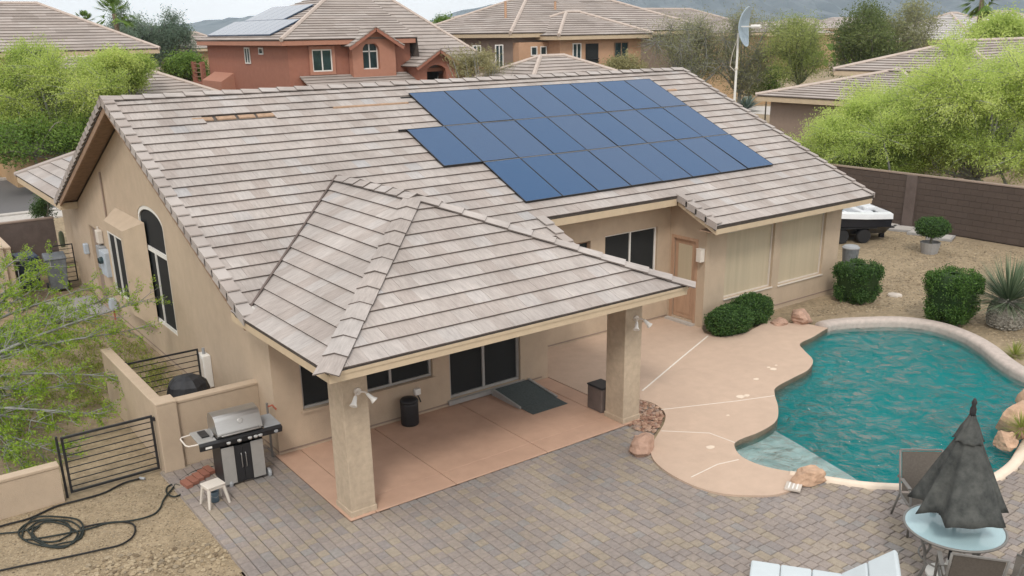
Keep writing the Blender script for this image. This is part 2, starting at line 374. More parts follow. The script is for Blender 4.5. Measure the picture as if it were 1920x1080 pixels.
def link_mesh(name, me, parent=None, mw=None):
    o = bpy.data.objects.new(name, me); COL.objects.link(o)
    if parent: o.parent = parent
    if mw is not None: o.matrix_local = mw
    return o
def copy_tree(o, parent=None):
    c = o.copy(); COL.objects.link(c); c.parent = parent
    for ch in o.children: copy_tree(ch, c)
    return c
def structure(o): o['kind'] = 'structure'; return o

def wall_poly(mb, O, Ux, Uy, N, outer, holes=(), th=.15):
    """a wall standing in the plane O+u*Ux+v*Uy with thickness th behind it, real openings with reveals"""
    O = Vector(O); Ux = Vector(Ux); Uy = Vector(Uy); N = Vector(N).normalized()
    loops = [list(outer)] + [list(h) for h in holes]
    tris = tessellate_polygon([[Vector((p[0], p[1], 0)) for p in l] for l in loops])
    flat = [p for l in loops for p in l]
    def P(p, d=0): return O + Ux * p[0] + Uy * p[1] - N * d
    sgn = Ux.cross(Uy).dot(N)
    for t in tris:
        a, b_, c = [flat[k] for k in t]
        ar = (b_[0] - a[0]) * (c[1] - a[1]) - (c[0] - a[0]) * (b_[1] - a[1])
        if ar * sgn < 0: b_, c = c, b_
        mb.poly([P(a), P(b_), P(c)]); mb.poly([P(a, th), P(c, th), P(b_, th)])
    for l in loops:
        for k in range(len(l)):
            a, b_ = l[k], l[(k + 1) % len(l)]
            mb.poly([P(a), P(a, th), P(b_, th), P(b_)])
    return mb
def rect(u0, v0, u1, v1): return [(u0, v0), (u1, v0), (u1, v1), (u0, v1)]

def clip(poly, region):
    """clip polygon to a convex region (ccw)"""
    out = poly; n = len(region)
    for i in range(n):
        a, b_ = region[i], region[(i + 1) % n]; inp = out; out = []
        if not inp: return []
        def sd(p): return (b_[0] - a[0]) * (p[1] - a[1]) - (b_[1] - a[1]) * (p[0] - a[0])
        for k in range(len(inp)):
            p, q = inp[k], inp[(k + 1) % len(inp)]; sp_, sq = sd(p), sd(q)
            if sp_ >= 0: out.append(p)
            if (sp_ > 0 and sq < 0) or (sp_ < 0 and sq > 0):
                t = sp_ / (sp_ - sq); out.append((p[0] + (q[0] - p[0]) * t, p[1] + (q[1] - p[1]) * t))
    res = []
    for p in out:
        if not res or abs(p[0] - res[-1][0]) + abs(p[1] - res[-1][1]) > 1e-4: res.append(p)
    if len(res) > 1 and abs(res[0][0] - res[-1][0]) + abs(res[0][1] - res[-1][1]) < 1e-4: res.pop()
    return res if len(res) > 2 else []
def area2(p): return abs(sum(p[k][0] * p[(k + 1) % len(p)][1] - p[(k + 1) % len(p)][0] * p[k][1] for k in range(len(p)))) / 2
def add_piece(mb, pts, h, th, P, uvo, v):
    """a flat piece: outline pts in (u,v), top height h(u,v), thickness th; P maps (u,v,h) to space"""
    v = .2 + .8 * v; mb.cur = v; n = len(pts)
    mb.poly([P(p[0], p[1], h(p)) for p in pts], [(p[0] + uvo[0], p[1] + uvo[1]) for p in pts])
    vm_ = min(p[1] for p in pts)
    for k in range(n):
        a, b_ = pts[k], pts[(k + 1) % n]; mb.cur = 0. if a[1] < vm_ + .002 and b_[1] < vm_ + .002 else v * .8  # front butt takes the painted shadow tone of the course line
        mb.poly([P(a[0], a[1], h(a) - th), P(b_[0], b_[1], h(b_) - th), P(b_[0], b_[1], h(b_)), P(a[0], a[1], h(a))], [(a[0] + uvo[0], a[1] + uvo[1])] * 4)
    mb.cur = None

def proj(p):
    q = np.array(p, float) - CAM; z_ = q @ AF
    return PPX + FPX * (q @ AX) / z_, PPY - FPX * (q @ AU) / z_, z_
def inview(p, m=40):
    x, y, z_ = proj(p); return z_ > 0 and -m < x < 1920 + m and -m < y < 1080 + m
def catmull(pts, n=6, closed=True):
    out = []; N_ = len(pts)
    for i in range(N_ if closed else N_ - 1):
        p = [np.array(pts[(i + k) % N_] if closed else pts[min(max(i + k, 0), N_ - 1)], float) for k in (-1, 0, 1, 2)]
        for k in range(n):
            t = k / n; out.append(tuple(.5 * (2 * p[1] + (p[2] - p[0]) * t + (2 * p[0] - 5 * p[1] + 4 * p[2] - p[3]) * t * t + (3 * p[1] - p[0] - 3 * p[2] + p[3]) * t ** 3)))
    if not closed: out.append(tuple(pts[-1]))
    return out
def inpoly(x, y, P):
    c = False; j = len(P) - 1
    for i in range(len(P)):
        if (P[i][1] > y) != (P[j][1] > y) and x < (P[j][0] - P[i][0]) * (y - P[i][1]) / (P[j][1] - P[i][1]) + P[i][0]: c = not c
        j = i
    return c
def dist_poly(x, y, P):
    A = np.array(P); B = np.roll(A, -1, 0); d = B - A; q = np.array([x, y]) - A
    t = np.clip((q * d).sum(1) / np.maximum((d * d).sum(1), 1e-9), 0, 1)
    return float(np.sqrt(((q - d * t[:, None]) ** 2).sum(1)).min())
rnd = random.Random(7); random.seed(7)
# ================================================================ SETTING
POOL_PX = [(1552, 616), (1525, 632), (1500, 645), (1508, 658), (1524, 676), (1515, 694), (1487, 709), (1455, 727), (1453, 742), (1459, 765), (1455, 790), (1425, 810), (1385, 826), (1377, 838), (1392, 858), (1432, 875), (1482, 885), (1550, 895), (1620, 905), (1690, 909), (1780, 908), (1850, 895), (1893, 868), (1912, 840), (1940, 805), (2020, 785), (2080, 760), (2040, 737), (1960, 722), (1910, 705), (1870, 680), (1840, 655), (1800, 632), (1750, 615), (1690, 607), (1620, 608), (1575, 611)]
POOLC = [G(x, y) for x, y in POOL_PX]
SUB = 5
POOL = catmull(POOLC, SUB)
def seg(i, j): return POOL[i * SUB:j * SUB + 1]
# ground: one sheet to the horizon with the pool cut out of it
mb = MB(); R_ = 3700; CR, SR = math.cos(math.radians(-36.3)) * R_, math.sin(math.radians(-36.3)) * R_
SQ = [(-CR + SR, -SR - CR), (CR + SR, SR - CR), (CR - SR, SR + CR), (-CR - SR, -SR + CR)]
tris = tessellate_polygon([[Vector((x, y, 0)) for x, y in SQ], [Vector((x, y, 0)) for x, y in POOL]])
flat = SQ + POOL
for t in tris: mb.poly([(flat[k][0], flat[k][1], -.06) for k in t])
ground = structure(mb.build('ground', 'yard_soil'))
# pool shell, shelf, water
mb = MB(); k = len(POOL); ZB = -1.35
for i in range(k):
    a, b_ = POOL[i], POOL[(i + 1) % k]; mb.poly([(a[0], a[1], -.26), (b_[0], b_[1], -.26), (b_[0], b_[1], ZB), (a[0], a[1], ZB)])
for t in tessellate_polygon([[Vector((x, y, 0)) for x, y in POOL]]): mb.poly([(POOL[j][0], POOL[j][1], ZB) for j in t])
pool_shell = structure(mb.build('pool_shell', 'plaster', smooth=False))
mb = MB()
for i in range(k):
    a, b_ = POOL[i], POOL[(i + 1) % k]; mb.poly([(a[0], a[1], .0), (b_[0], b_[1], .0), (b_[0], b_[1], -.26), (a[0], a[1], -.26)])
mb.build('waterline_tiles', 'waterline_tile', parent=pool_shell)
sh = [p for p in seg(10, 18)] + [G(1625, 890), G(1590, 868), G(1545, 842), G(1500, 815)]
mb = MB().prism(sh, ZB + .01, -.19); mb.build('shallow_shelf', 'plaster_shelf', parent=pool_shell)
st = seg(1, 4) + [G(1560, 690), G(1572, 650), G(1568, 628)]
MB().prism(st, ZB + .012, -.5).build('entry_step', 'plaster', parent=pool_shell)
mb = MB()
for t in tessellate_polygon([[Vector((x, y, 0)) for x, y in POOL]]): mb.poly([(POOL[j][0], POOL[j][1], -.075) for j in t])
pw_ = structure(mb.build('pool_water', 'water'))
PC = np.array(POOL).mean(0); MB().prism([tuple(PC + (np.array(p) - PC) * 1.012) for p in POOL], ZB - .05, -.079).build('water_body', 'water_body', parent=pw_)
# coping: a rounded raised beam round the far side, a thin cantilevered rim on the near side
def sweep(path, prof, name, m, parent=None):
    mb = MB(); P = np.array(path); n_ = len(P); T = np.gradient(P, axis=0); T /= np.linalg.norm(T, axis=1)[:, None]; N_ = np.stack([T[:, 1], -T[:, 0]], 1)
    np_ = len(prof)
    for i in range(n_):
        for (o, z_) in prof: mb.v.append((float(P[i, 0] + N_[i, 0] * o), float(P[i, 1] + N_[i, 1] * o), z_))
    for i in range(n_ - 1):
        for j in range(np_ - 1):
            a = i * np_ + j; mb.f.append((a, a + 1, a + np_ + 1, a + np_))
    mb.f.append(tuple(range(np_))); mb.f.append(tuple((n_ - 1) * np_ + j for j in range(np_)))
    mb.a = [.5] * len(mb.f); mb.uv = [None] * len(mb.f)
    return mb.build(name, m, parent=parent, smooth=True)
back = POOL[27 * SUB:] + POOL[:1]
area = sum(POOL[i][0] * POOL[(i + 1) % k][1] - POOL[(i + 1) % k][0] * POOL[i][1] for i in range(k))
sg = 1 if area > 0 else -1          # outward side of the outline
def pr(l): return [(o * sg, z_) for o, z_ in l]
coping = structure(sweep(back, pr([(-.02, -.17), (-.04, .02), (-.02, .08), (.04, .11), (.24, .11), (.31, .08), (.34, .02), (.34, -.12)]), 'pool_coping', 'coping'))
sweep(seg(16, 27), pr([(-.02, -.17), (-.035, -.01), (-.01, .02), (.05, .03), (.13, .025), (.15, -.05), (.15, -.1)]), 'near_rim', 'deck_patch', coping)
# pool deck
dk = [(5.87, 2.70), (5.87, 4.10), (10.78, 4.10), (10.78, 2.95), (10.5, 2.60), (10.78, 2.12), (11.3, 2.02), (11.9, 2.16), (12.45, 2.3), (12.72, 1.75), (12.95, 1.5)]
dk += seg(0, 16)
dk += catmull([(6.28, -3.2), (5.95, -3.42), (5.74, -3.45), (5.41, -3.38), (5.09, -3.14), (4.82, -2.83), (4.69, -2.4), (4.71, -1.82), (4.87, -1.35), (5.18, -1.0), (5.62, -.72), (6.04, -.46), (6.36, -.18), (6.52, .12), (6.55, .45), (6.42, .74), (6.15, .84), (5.87, .78)], 4, False)
deck = structure(MB().prism(dk, -.3, .012).build('pool_deck', 'deck'))
mb = MB()
for pa in ([(10.42, 2.42), (8.8, 1.75), (6.84, .92)], [G(1296, 896), G(1345, 872), G(1385, 863)], [G(1240, 768, .012), G(1380, 752, .012), G(1452, 742, .012)], [G(1240, 808, .012), G(1330, 812, .012), G(1378, 830, .012)]):
    i_ = 0
    for a, b_ in zip(pa, pa[1:]): mb.bar((a[0], a[1], .012), (b_[0], b_[1], .012), .035 if pa[0][0] > 8 else .016, .008)
mb.build('joint_strip', 'joint_white', parent=deck)
mb = MB()
for (px, py, r) in ((1388, 745, .11), (1400, 743, .08), (1332, 840, .09), (1450, 693, .09), (1441, 690, .05), (1418, 712, .07), (1365, 780, .04), (1455, 686, .04)):
    c = G(px, py); q = [(c[0] + r * math.cos(t) * rnd.uniform(.75, 1.1), c[1] + .8 * r * math.sin(t) * rnd.uniform(.75, 1.1)) for t in np.linspace(0, 6.28, 10)[:-1]]
    mb.poly([(x, y, .016) for x, y in q])
mb.build('patch', 'deck_patch', parent=deck)
# patio slab: separate panels with open joints
slab = structure(MB().box(-.06, -.06, -.3, 5.86, 2.72, -.012).build('patio_slab', 'joint_dark'))
xs = [-.06, .37, 1.80, 3.65, 5.45, 5.86]
for i in range(5):
    for (y0, y1) in ((-.06, .40), (.404, 2.72)):
        MB().box(xs[i] + .007, y0, -.05, xs[i + 1] - .007, y1, .008).build('slab_panel', 'slab', parent=slab, bevel=.006)
# pavers
paving = structure(MB().prism([(-1.80, 3.42), (-1.79, 1.4), (-1.79, -.4), (-2.2, -4), (-2.6, -12), (16, -12), (16, -5.2), (9.9, -5.0), (9.2, -5.3), (7.2, -4.55), (5.5, -3.6), (4.5, -2.4), (4.6, -1.2), (5.6, -.5), (6, .2), (6, .9), (.3, .9), (.3, 3.42)], -.3, -.052).build('paver_patio', 'sand'))
pav = []; w = .158; x = -1.78
REG = [(-1.785, 3.36), (-1.785, 1.4), (-1.785, -.4), (-1.95, -4), (-1.95, -8), (14, -11), (14, -5.4), (9.95, -4.6), (9.4, -5.0), (7.2, -4.4), (6.35, -3.3), (5.9, -3.2), (5.3, -3.2), (4.9, -2.5), (4.95, -1.8), (5.1, -1.2), (5.5, -.75), (5.75, .05), (.1, .05), (.1, 3.36)]
row = 0
while x < 14:
    y = -9.5 + rnd.uniform(0, .2)
    while y < 3.4:
        L_ = rnd.choice((.158, .158, .238)); cx, cy = x + w / 2, y + L_ / 2
        if inview((cx, cy, -.02), 60) and inpoly(cx, cy, REG) and not inpoly(cx, cy, POOL) and dist_poly(cx, cy, POOL) > .12: pav.append((x, y, L_))
        y += L_
    x += w
pav.sort(key=lambda t: (t[0] - CAM[0]) ** 2 + (t[1] - CAM[1]) ** 2)
stuff = MB(); vari = {}
def paver_mb(mb, x, y, L_, z, v, tilt):
    g = .004; c = .008; uo = (rnd.uniform(0, 9), rnd.uniform(0, 9)); mb.cur = v
    o = [(x + g, y + g), (x + w - g, y + g), (x + w - g, y + L_ - g), (x + g, y + L_ - g)]; i_ = [(x + g + c, y + g + c), (x + w - g - c, y + g + c), (x + w - g - c, y + L_ - g - c), (x + g + c, y + L_ - g - c)]
    zz = [z + tilt * s for s in (-1, 1, 1, -1)]
    uv = lambda p: (p[0] - x + uo[0], p[1] - y + uo[1])
    mb.poly([(i_[k][0], i_[k][1], zz[k]) for k in range(4)], [uv(p) for p in i_])
    for k in range(4):
        l = (k + 1) % 4
        mb.poly([(o[k][0], o[k][1], zz[k] - .009), (o[l][0], o[l][1], zz[l] - .009), (i_[l][0], i_[l][1], zz[l]), (i_[k][0], i_[k][1], zz[k])], [uv(o[k]), uv(o[l]), uv(i_[l]), uv(i_[k])])
        mb.poly([(o[k][0], o[k][1], -.055), (o[l][0], o[l][1], -.055), (o[l][0], o[l][1], zz[l] - .009), (o[k][0], o[k][1], zz[k] - .009)], [uv(o[k])] * 4)
    mb.cur = None
for i, (x, y, L_) in enumerate(pav):
    border = (-.35 < y < .0 and y > -.2) or x < -1.6
    v = rnd.choice((.02, .18, .2, .3, .38, .42, .5, .6, .66, .78, .82, .98)); z_ = -.02 + rnd.uniform(-.003, .003); tl = rnd.uniform(-.0015, .0015)
    if y > -.22 and x > 0: v = .98
    if i < 300:
        key = (round(L_, 3), v, rnd.randrange(2))
        if key not in vari:
            mb = MB(); paver_mb(mb, 0, 0, L_, 0, v, .0012); vari[key] = mb.mesh('paver', 'paver')
        link_mesh('paver', vari[key], paving, Matrix.Translation((x, y, z_)))
    else: paver_mb(stuff, x, y, L_, z_, v, tl)
stuff.build('paver_field', 'paver', parent=paving, kind='stuff')
# street, kerbs, pavement in front of the house
cul = [(-60, 31), (4, 31)] + [(9 + 8 * math.cos(t), 37 + 8 * math.sin(t)) for t in np.linspace(-2.3, 2.3, 20)] + [(4, 42), (-60, 42)]
street = structure(MB().prism(cul, -.2, -.05).build('street', 'asphalt'))
structure(MB().box(-60, 30.55, -.2, 2.9, 30.95, .06).build('kerb', 'concrete')); structure(MB().box(-60, 42.05, -.2, 2.9, 42.4, .06).build('kerb', 'concrete'))
structure(MB().box(-60, 29.1, -.2, 2.9, 30.5, .0).build('pavement', 'concrete'))
structure(MB().box(-1.45, 13.7, -.2, -.02, 15.7, -.01).build('path', 'concrete_grey'))
drv = [AT(1360, 230, 80), AT(1450, 260, 76), AT(1470, 205, 84), AT(1380, 190, 86)]
structure(MB().prism([(p[0], p[1]) for p in drv], -.2, -.03).build('driveway', 'concrete'))
# mountains far behind
def ridge(name, pts, dep, base=-5):
    mb = MB(); L0 = []
    for i in range(len(pts) - 1):
        (x0, y0), (x1, y1) = pts[i], pts[i + 1]; n_ = max(2, int(abs(x1 - x0) / 14))
        for j in range(n_): t = j / n_; L0.append((x0 + (x1 - x0) * t, y0 + (y1 - y0) * t + (rnd.uniform(-2.0, 1.0))))
    rows = []
    for (px, py) in L0:
        p = AT(px, py, dep); b0 = np.array([p[0], p[1], base]); d = HV
        c = []
        for j, (t, off) in enumerate(((0, -.32), (.35, -.18), (.7, -.07), (1, 0), (.5, .2), (0, .4))):
            hgt = (p[2] - base) * t * (1 + (rnd.uniform(-.16, .16) if t not in (0, 1) else 0))
            q = b0 + d * (dep * off * .9 + rnd.uniform(-.02, .02) * dep); c.append((q[0], q[1], base + hgt))
        rows.append(c)
    for i in range(len(rows) - 1):
        for j in range(5): mb.poly([rows[i][j], rows[i + 1][j], rows[i + 1][j + 1], rows[i][j + 1]])
    return structure(mb.build(name, 'mountain', weld=True))
ridge('mountain', [(-300, 70), (100, 62), (180, 52), (320, 48), (420, 36), (480, 30), (560, 46), (780, 50), (820, 34), (870, 20), (920, 10), (965, 7), (1010, 10), (1045, 14), (1100, 40), (1300, 62)], 2600)
ridge('mountain', [(960, 62), (1040, 25), (1090, 4), (1160, -6), (1260, -14), (1400, -10), (1500, -2), (1580, -12), (1700, -20), (1850, -14), (2000, -30), (2300, 0)], 1900)
ridge('hills', [(1100, 62), (1250, 30), (1420, 33), (1560, 34), (1700, 28), (1900, 30), (2100, 60)], 1100)

# ================================================================ MAIN HOUSE
house = thing('house', 'large tan stucco house with pink-grey tile roof and hipped patio cover, nearest the camera', 'house')
TH = math.radians(23.448); CT, ST = math.cos(TH), math.sin(TH); TT = math.tan(TH)
def mz(y): return 2.585 + TT * (y - 2.33)             # main front slope
XR0, XR1, YR = -.457, 16.417, 9.25; ZR = mz(YR)
def bz(y): return ZR - TT * (y - YR)
PX0, PX1, PY0, PZ = -.47, 6.33, -.64, 2.59            # patio cover eaves
PAX = (PX0 + PX1) / 2; HW = (PX1 - PX0) / 2; PAY = PY0 + HW; PAZ = PZ + TT * HW; PVY = 2.33 + (PAZ - 2.585) / TT
# --- walls
X, Y, Z = Vector((1, 0, 0)), Vector((0, 1, 0)), Vector((0, 0, 1))
arch = [(7.83, .80), (9.45, .80)] + [(9.66, .80)] + [(9.66 - 1.83 * t, 3.12 + .33 * math.sin(math.pi * (.12 + .76 * t)) / 1.0 - .12) for t in np.linspace(0, 1, 9)]
arch = [(7.83, .80), (9.66, .80)] + [(8.745 + .915 * math.cos(a), 3.1 + .33 * math.sin(a)) for a in np.linspace(0, math.pi, 13)]
mb = MB()
wall_poly(mb, (0, 0, 0), Y, Z, -X, [(2.67, -.1), (17, -.1), (17, bz(17) - .2), (YR, ZR - .2), (2.67, mz(2.67) - .2)], [arch, rect(9.95, 1.1, 11.2, 2.6), rect(13.95, .02, 14.75, 2.12)])
mb.build('gable_wall', 'stucco', house)
mb = MB(); wall_poly(mb, (0, 2.67, 0), X, Z, -Y, rect(.15, -.1, 5.698, 2.5), [rect(.50, .70, 3.10, 1.98), rect(3.47, .13, 5.15, 2.18)]); mb.build('patio_wall', 'stucco', house)
mb = MB(); wall_poly(mb, (5.85, 0, 0), Y, Z, X, rect(2.67, -.1, 4.08, 3.0)); mb.build('wall', 'stucco', house)
mb = MB(); wall_poly(mb, (0, 4.08, 0), X, Z, -Y, rect(5.852, -.1, 10.758, 3.1), [rect(8.66, 1.05, 10.34, 2.34), rect(6.75, 1.25, 8.22, 2.3)]); mb.build('wall', 'stucco', house)
mb = MB(); wall_poly(mb, (10.76, 0, 0), Y, Z, -X, [(2.92, -.1), (4.228, -.1), (4.228, 3.1), (2.92, mz(2.92) - .18)], [rect(3.22, .1, 3.94, 2.06)]); mb.build('wall', 'stucco', house)
mb = MB(); wall_poly(mb, (0, 2.92, 0), X, Z, -Y, rect(10.912, -.1, 15.828, mz(2.92) - .18), [rect(11.47, .60, 13.25, 2.215), rect(13.52, .58, 15.32, 2.215)]); mb.build('wall', 'stucco', house)
mb = MB(); wall_poly(mb, (15.98, 0, 0), Y, Z, X, [(2.92, -.1), (17, -.1), (17, bz(17) - .2), (YR, ZR - .2), (2.92, mz(2.92) - .2)]); mb.build('gable_wall', 'stucco', house)
mb = MB(); wall_poly(mb, (0, 17, 0), X, Z, Y, rect(.15, -.1, 15.83, bz(17) - .2)); mb.build('wall', 'stucco', house)
# --- pillars and ceiling of the patio cover
for px in (0, 5.458):
    p = MB().box(px, 0, -.055, px + .404, .484, 2.44).build('pillar', 'stucco_pillar', house, bevel=.012)
    mb = MB().box(px - .015, -.015, -.054, px + .419, .499, .10); mb.build('pillar_base', 'stucco_pillar', p, bevel=.01)
MB().box(PX0 + .05, PY0 + .05, 2.425, PX1 - .05, 2.665, 2.45).build('patio_ceiling', 'soffit', house)
MB().box(.03, .03, 2.26, 5.83, .30, 2.424).build('patio_beam', 'stucco', house)
fz0, fz1 = 2.43, 2.575
fs = MB().box(PX0 + .02, PY0 + .02, fz0, PX1 - .02, PY0 + .06, fz1).build('fascia', 'trim_tan', house)
MB().box(PX0 + .02, PY0 + .063, fz0 + .001, PX0 + .06, 2.95, fz1 - .001).build('fascia', 'trim_tan', house)
MB().box(PX1 - .06, PY0 + .063, fz0 + .001, PX1 - .02, 2.3, fz1 - .001).build('fascia', 'trim_tan', house)
MB().box(PX0 + .005, PY0 + .005, fz1 - .045, PX1 - .005, PY0 + .018, fz1 + .004).build('drip_edge', 'trim_tan', house)
# eaves of the recess and of the wing
z0 = mz(3.533)
MB().box(6.46, 3.553, z0 - .20, 10.39, 3.593, z0 - .025).build('fascia', 'trim_tan', house)
MB().box(6.46, 3.595, z0 - .19, 10.60, 4.075, z0 - .17).build('soffit', 'soffit', house)
MB().box(XR0 + 10.9, 2.355, 2.405, XR1 - .02, 2.395, 2.562).build('fascia', 'trim_tan', house)
MB().box(10.46, 2.397, 2.41, XR1 - .03, 2.915, 2.43).build('soffit', 'soffit', house)
def slope_board(x0, x1, ya, yb_, zf, dz0, dz1, name, m):
    """board following a slope between ya and yb, from zf-dz1 up to zf-dz0"""
    mb = MB(); mb.hexa([(x0, ya, zf(ya) - dz1), (x1, ya, zf(ya) - dz1), (x1, yb_, zf(yb_) - dz1), (x0, yb_, zf(yb_) - dz1), (x0, ya, zf(ya) - dz0), (x1, ya, zf(ya) - dz0), (x1, yb_, zf(yb_) - dz0), (x0, yb_, zf(yb_) - dz0)])
    return mb.build(name, m, house)
slope_board(10.42, 10.46, 2.36, 3.55, mz, .03, .20, 'rake_board', 'trim_tan'); slope_board(6.39, 6.43, 2.36, 3.55, mz, .03, .20, 'rake_board', 'trim_tan')
slope_board(10.46, 10.755, 2.42, 4.06, mz, .19, .205, 'soffit', 'soffit')
slope_board(XR0 + .02, XR0 + .07, 2.45, YR, mz, .03, .25, 'rake_board', 'wood_brown'); slope_board(XR0 + .02, XR0 + .07, YR, 15.98, bz, .03, .25, 'rake_board', 'wood_brown')
slope_board(XR0 + .07, -.003, 2.5, YR, mz, .12, .14, 'soffit', 'wood_brown'); slope_board(XR0 + .07, -.003, YR, 16.2, bz, .12, .14, 'soffit', 'wood_brown')
slope_board(XR1 - .07, XR1 - .02, 2.4, YR, mz, .03, .22, 'rake_board', 'trim_tan'); slope_board(XR1 - .07, XR1 - .02, YR, 16.2, bz, .03, .22, 'rake_board', 'trim_tan')
slope_board(15.985, XR1 - .07, 2.5, YR, mz, .12, .14, 'soffit', 'soffit')
# weep screed at the foot of the stucco
MB().box(-.010, 2.665, .05, -.001, 16.9, .075).build('weep_screed', 'stucco_brown', house); MB().box(.01, 2.658, .05, 5.69, 2.669, .075).build('weep_screed', 'stucco_brown', house)
MB().box(5.861, 4.068, .05, 10.74, 4.079, .075).build('weep_screed', 'stucco_brown', house); MB().box(10.78, 2.908, .05, 15.97, 2.919, .075).build('weep_screed', 'stucco_brown', house)
# --- windows and doors
def window(par, O, Ux, Uy, N, r, vbars=(), hbars=(), fm='frame_white', pm='glass_dark', fw=.045, inset=.06, name='window', sill=True):
    """frame set into an opening; one pane per light"""
    O = Vector(O); Ux = Vector(Ux); Uy = Vector(Uy); N = Vector(N); u0, v0, u1, v1 = r
    def P(u, v, d): return O + Ux * u + Uy * v - N * d
    mb = MB(); hu, hv = fw / 2, fw / 2; d0, d1 = inset, inset + .05
    def bar(ua, va, ub, vb):
        mb.obox(P((ua + ub) / 2, (va + vb) / 2, (d0 + d1) / 2), Ux * abs(ub - ua) / 2, Uy * abs(vb - va) / 2, N * (d1 - d0) / 2)
    bar(u0, v0, u0 + fw, v1); bar(u1 - fw, v0, u1, v1); bar(u0 + fw, v0, u1 - fw, v0 + fw); bar(u0 + fw, v1 - fw, u1 - fw, v1)
    for u in vbars: bar(u - fw * .5, v0 + fw, u + fw * .5, v1 - fw)
    for v in hbars: bar(u0 + fw, v - fw * .5, u1 - fw, v + fw * .5)
    f = mb.build(name, fm, par)
    us = [u0] + list(vbars) + [u1]
    for a, b_ in zip(us, us[1:]):
        mb = MB(); mb.obox(P((a + b_) / 2, (v0 + v1) / 2, d1 - .012), Ux * ((b_ - a) / 2 - fw * .5), Uy * ((v1 - v0) / 2 - fw * .5), N * .006); mb.build('pane', pm, f)
    return f
window(house, (0, 2.67, 0), X, Z, -Y, (.50, .70, 3.10, 1.98), (1.36, 2.235), fm='frame_alu', pm='screen_dark')
sd_ = window(house, (0, 2.67, 0), X, Z, -Y, (3.47, .13, 5.15, 2.18), (4.29,), fm='frame_alu', pm='screen_dark', fw=.055, name='sliding_door')
MB().box(3.40, 2.60, .04, 5.22, 2.675, .125).build('door_sill', 'frame_alu', sd_)
MB().box(.46, 2.63, .655, 3.14, 2.672, .697).build('window_sill', 'stucco', house)
window(house, (0, 4.08, 0), X, Z, -Y, (8.66, 1.05, 10.34, 2.34), (9.5,), pm='screen_dark', fw=.04)
window(house, (0, 4.08, 0), X, Z, -Y, (6.75, 1.25, 8.22, 2.30), (7.5,), fm='wood_brown', pm='screen_dark', fw=.04)
for (a, b_, v0) in ((11.47, 13.25, .60), (13.52, 15.32, .58)):
    f = window(house, (0, 2.92, 0), X, Z, -Y, (a, v0, b_, 2.215), (), fm='beige_plastic', pm='sunscreen', fw=.03, inset=.07)
    MB().box(a - .02, 2.885, v0 - .03, b_ + .02, 2.93, v0 - .003).build('sill', 'off_white', f)
# side door of the wing (wood frame, screen panel)
door = MB().box(10.80, 3.25, .11, 10.84, 3.91, 2.03).build('door', 'door_wood', house)
MB().box(10.786, 3.37, .95, 10.799, 3.80, 1.92).build('screen_panel', 'sunscreen', door); MB().box(10.786, 3.37, .22, 10.799, 3.80, .82).build('lower_panel', 'door_wood', door)
mb = MB(); mb.box(10.745, 3.16, .0, 10.79, 3.235, 2.12); mb.box(10.745, 3.925, .0, 10.79, 4.0, 2.12); mb.box(10.745, 3.236, 2.045, 10.79, 3.924, 2.12); mb.build('door_frame', 'door_wood', door)
MB().box(10.62, 3.15, -.02, 10.78, 4.02, .06).build('door_step', 'concrete', door)
MB().tube([(10.76, 3.84, 1.02), (10.74, 3.84, 1.02), (10.735, 3.78, 1.02)], .014).build('handle', 'black_metal', door)
# arched window in the gable
mb = MB(); O_ = .012
inn = [(7.90, .87), (9.59, .87)] + [(8.745 + .845 * math.cos(a), 3.06 + .29 * math.sin(a)) for a in np.linspace(0, math.pi, 13)]
wall_poly(mb, (O_, 0, 0), Y, Z, -X, arch, [inn], th=.05); mb.box(O_, 7.88, 2.42, O_ + .05, 9.62, 2.52); mb.box(O_ + .001, 8.72, .86, O_ + .05, 8.765, 2.42)
aw = mb.build('window', 'frame_white', house)
mb = MB(); wall_poly(mb, (O_ + .03, 0, 0), Y, Z, -X, arch, th=.01); mb.build('pane', 'screen_window', aw)
# boxed-out window: splayed stucco surround
mb = MB(); xo = -.34
o1 = [(9.2, .62), (11.55, .62), (11.55, 3.02), (9.2, 3.02)]; o2 = [(9.78, .86), (11.38, .86), (11.38, 2.78), (9.78, 2.78)]; o3 = [(9.97, 1.12), (11.22, 1.12), (11.22, 2.58), (9.97, 2.58)]
def ring(a, xa, b_, xb):
    for i in range(4): j = (i + 1) % 4; mb.poly([(xa, *a[i]), (xa, *a[j]), (xb, *b_[j]), (xb, *b_[i])])
ring(o1, -.004, o2, xo); ring(o2, xo, o3, xo); ring(o3, xo, o3, -.22)
mb.build('window_surround', 'stucco', house)
window(house, (-.335, 0, 0), Y, Z, -X, (9.97, 1.12, 11.22, 2.58), (10.6,), pm='screen_window', fw=.04, inset=.0)
d_ = MB().box(.07, 13.96, .03, .12, 14.74, 2.11).build('door', 'stucco_brown', house)
